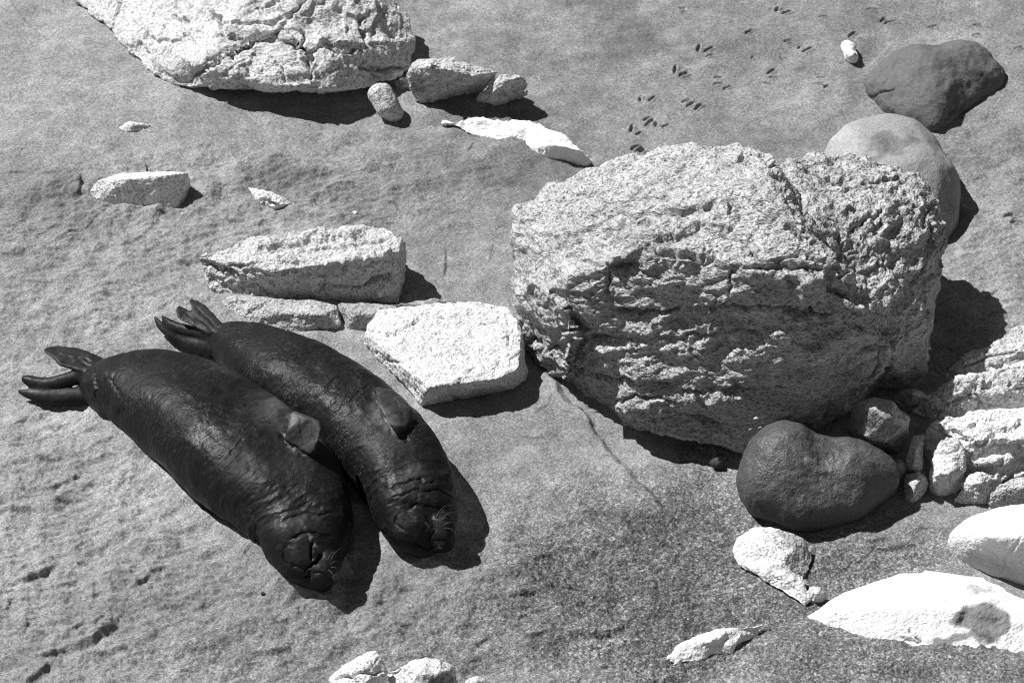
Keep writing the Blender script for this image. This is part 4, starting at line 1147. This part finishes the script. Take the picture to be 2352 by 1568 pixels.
make_seal('fatter dark elephant seal in front, lying nearest the open sand at left', S1, S1_hind, S1_slabs, S1_head, S1_lines, S1_spots, [(.84, .08, .010, 8), (.12, .08, .005, 8), (.6, .25, .003, 6)], 3, S1_whisk, 1.0, .45, [(700, 995, 50, 60, 0, .15, .3), (480, 840, 60, 25, 25, 2.2, .6), (400, 950, 110, 80, 30, 1.6, .8), (560, 1090, 90, 60, 40, .6, .8)])

S2_slabs = [([(520, 752, 0.260), (496, 722, 0.270), (476, 702, 0.280), (456, 690, 0.280), (438, 685, 0.280), (432, 691, 0.280), (438, 706, 0.270), (446, 718, 0.270), (470, 745, 0.260), (500, 770, 0.240)], .016),
            ([(500, 765, 0.240), (455, 728, 0.260), (430, 708, 0.260), (412, 700, 0.260), (402, 706, 0.260), (404, 722, 0.250), (414, 737, 0.240), (440, 748, 0.230), (480, 770, 0.220)], .016),
            ([(860, 893, 0.574), (868, 887, 0.579), (886, 892, 0.579), (906, 900, 0.574), (928, 917, 0.557), (943, 937, 0.539), (946, 962, 0.522), (934, 982, 0.513), (908, 988, 0.539), (892, 972, 0.583), (880, 950, 0.600), (866, 915, 0.592)], .045)]
S2_hind = [([(512, 775, .21, .05, .045), (470, 765, .18, .042, .04), (425, 756, .15, .036, .034), (398, 747, .14, .034, .03), (382, 737, .14, .028, .024), (371, 724, .15, .012, .010)], (.1, .75, .65)),
           ([(512, 800, .16, .06, .05), (468, 794, .11, .05, .042), (425, 780, .08, .044, .036), (390, 764, .08, .038, .03), (370, 748, .09, .03, .024), (360, 736, .10, .022, .016), (354, 724, .12, .010, .008)], (.2, .7, .65))]
S2_fore = []
S2_head = [(1012, 1205, .235, .10), (1014, 1225, .20, .09), (1016, 1244, .16, .075), (960, 1205, .22, .13), (925, 1195, .20, .10), (965, 1240, .13, .12)]
S2_lines = [([(500, 748), (470, 722), (445, 700)], 3, .010), ([(480, 752), (440, 728), (415, 712)], 3, .010), ([(930, 965), (915, 930), (885, 900)], 4, .006), ([(858, 900), (872, 945), (895, 985), (930, 995)], 6, .010), ([(985, 1195), (995, 1215), (985, 1240)], 4, .02), ([(975, 1180), (985, 1205)], 3, .015), ([(940, 1245), (975, 1262), (1010, 1258)], 4, .014), ([(995, 1245), (1012, 1240), (1035, 1235)], 4, .012), ([(918, 1175), (910, 1200), (925, 1225)], 5, .018),
            ([(935, 1170), (965, 1155), (1005, 1158), (1030, 1175)], 4, .014), ([(905, 1145), (950, 1122), (1005, 1125), (1040, 1150)], 4, .014), ([(900, 1125), (950, 1104), (1010, 1106)], 5, .014), ([(1000, 1190), (1020, 1180), (1035, 1190)], 3, .012), ([(1008, 1250), (1008, 1262)], 3, .02),
            ([(905, 995), (930, 1002), (925, 1015)], 8, .012), ([(760, 850), (740, 880)], 4, .006), ([(860, 880), (820, 900), (780, 940)], 4, .006)]
S2_spots = [(1012, 1258, 3, 6, 0, 16, .6), (985, 1210, 3, 12, 0, 8, .6), (1020, 1210, 20, 26, 0, 2.2, .6), (903, 935, 44, 56, -35, 5.5, .3), (885, 1005, 55, 34, 60, 3.0, .8), (935, 1090, 36, 13, -25, 5.5, .8), (930, 1125, 46, 12, -15, 2.8, .8), (925, 1190, 16, 26, 0, 3.0, .7), (465, 720, 50, 40, 40, 3.0, .5), (420, 768, 75, 20, 22, 2.6, .5),  # two tiny leading spots paint wet glints by the nose and eye
            (1005, 1205, 28, 22, 0, 2.0, .7), (1032, 1105, 12, 42, -8, 2.6, .6), (800, 950, 120, 60, 35, 1.7, .8), (640, 850, 90, 50, 30, 1.4, .8), (1020, 1245, 22, 12, 0, 2.5, .6)]
S2_whisk = [(1000, 1192, 1040, 1160, .03), (1012, 1196, 1048, 1178, .03), (1018, 1205, 1052, 1205, .03), (1020, 1212, 1050, 1228, .02), (1005, 1200, 1028, 1165, .03)]
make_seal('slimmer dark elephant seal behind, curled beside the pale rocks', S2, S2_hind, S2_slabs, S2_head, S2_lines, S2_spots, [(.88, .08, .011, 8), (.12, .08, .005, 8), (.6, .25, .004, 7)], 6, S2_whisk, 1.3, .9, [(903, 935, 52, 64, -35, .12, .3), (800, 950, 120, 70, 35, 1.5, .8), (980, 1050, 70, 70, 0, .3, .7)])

# a broken twig standing in the sand above the dark-ended slab
tb = bmesh.new()
p0, p1 = G(338, 396, .0), G(334, 376, .06)
loft(tb, np.array([p0, (p0 + p1) / 2 + np.array([.006, 0, 0]), p1]), np.tile(np.array([1.0, 0, 0]), (3, 1)), np.array([.007, .006, .004]), np.array([.007, .006, .004]), 8)
tv = np.array([v.co for v in tb.verts])
tb.verts.index_update()
tf = [[v.index for v in f.verts] for f in tb.faces]
tb.free()
tag(mesh_obj('twig', tv, tf, M_TWIG), 'short dark twig poking up behind the dark-ended slab', 'twig')
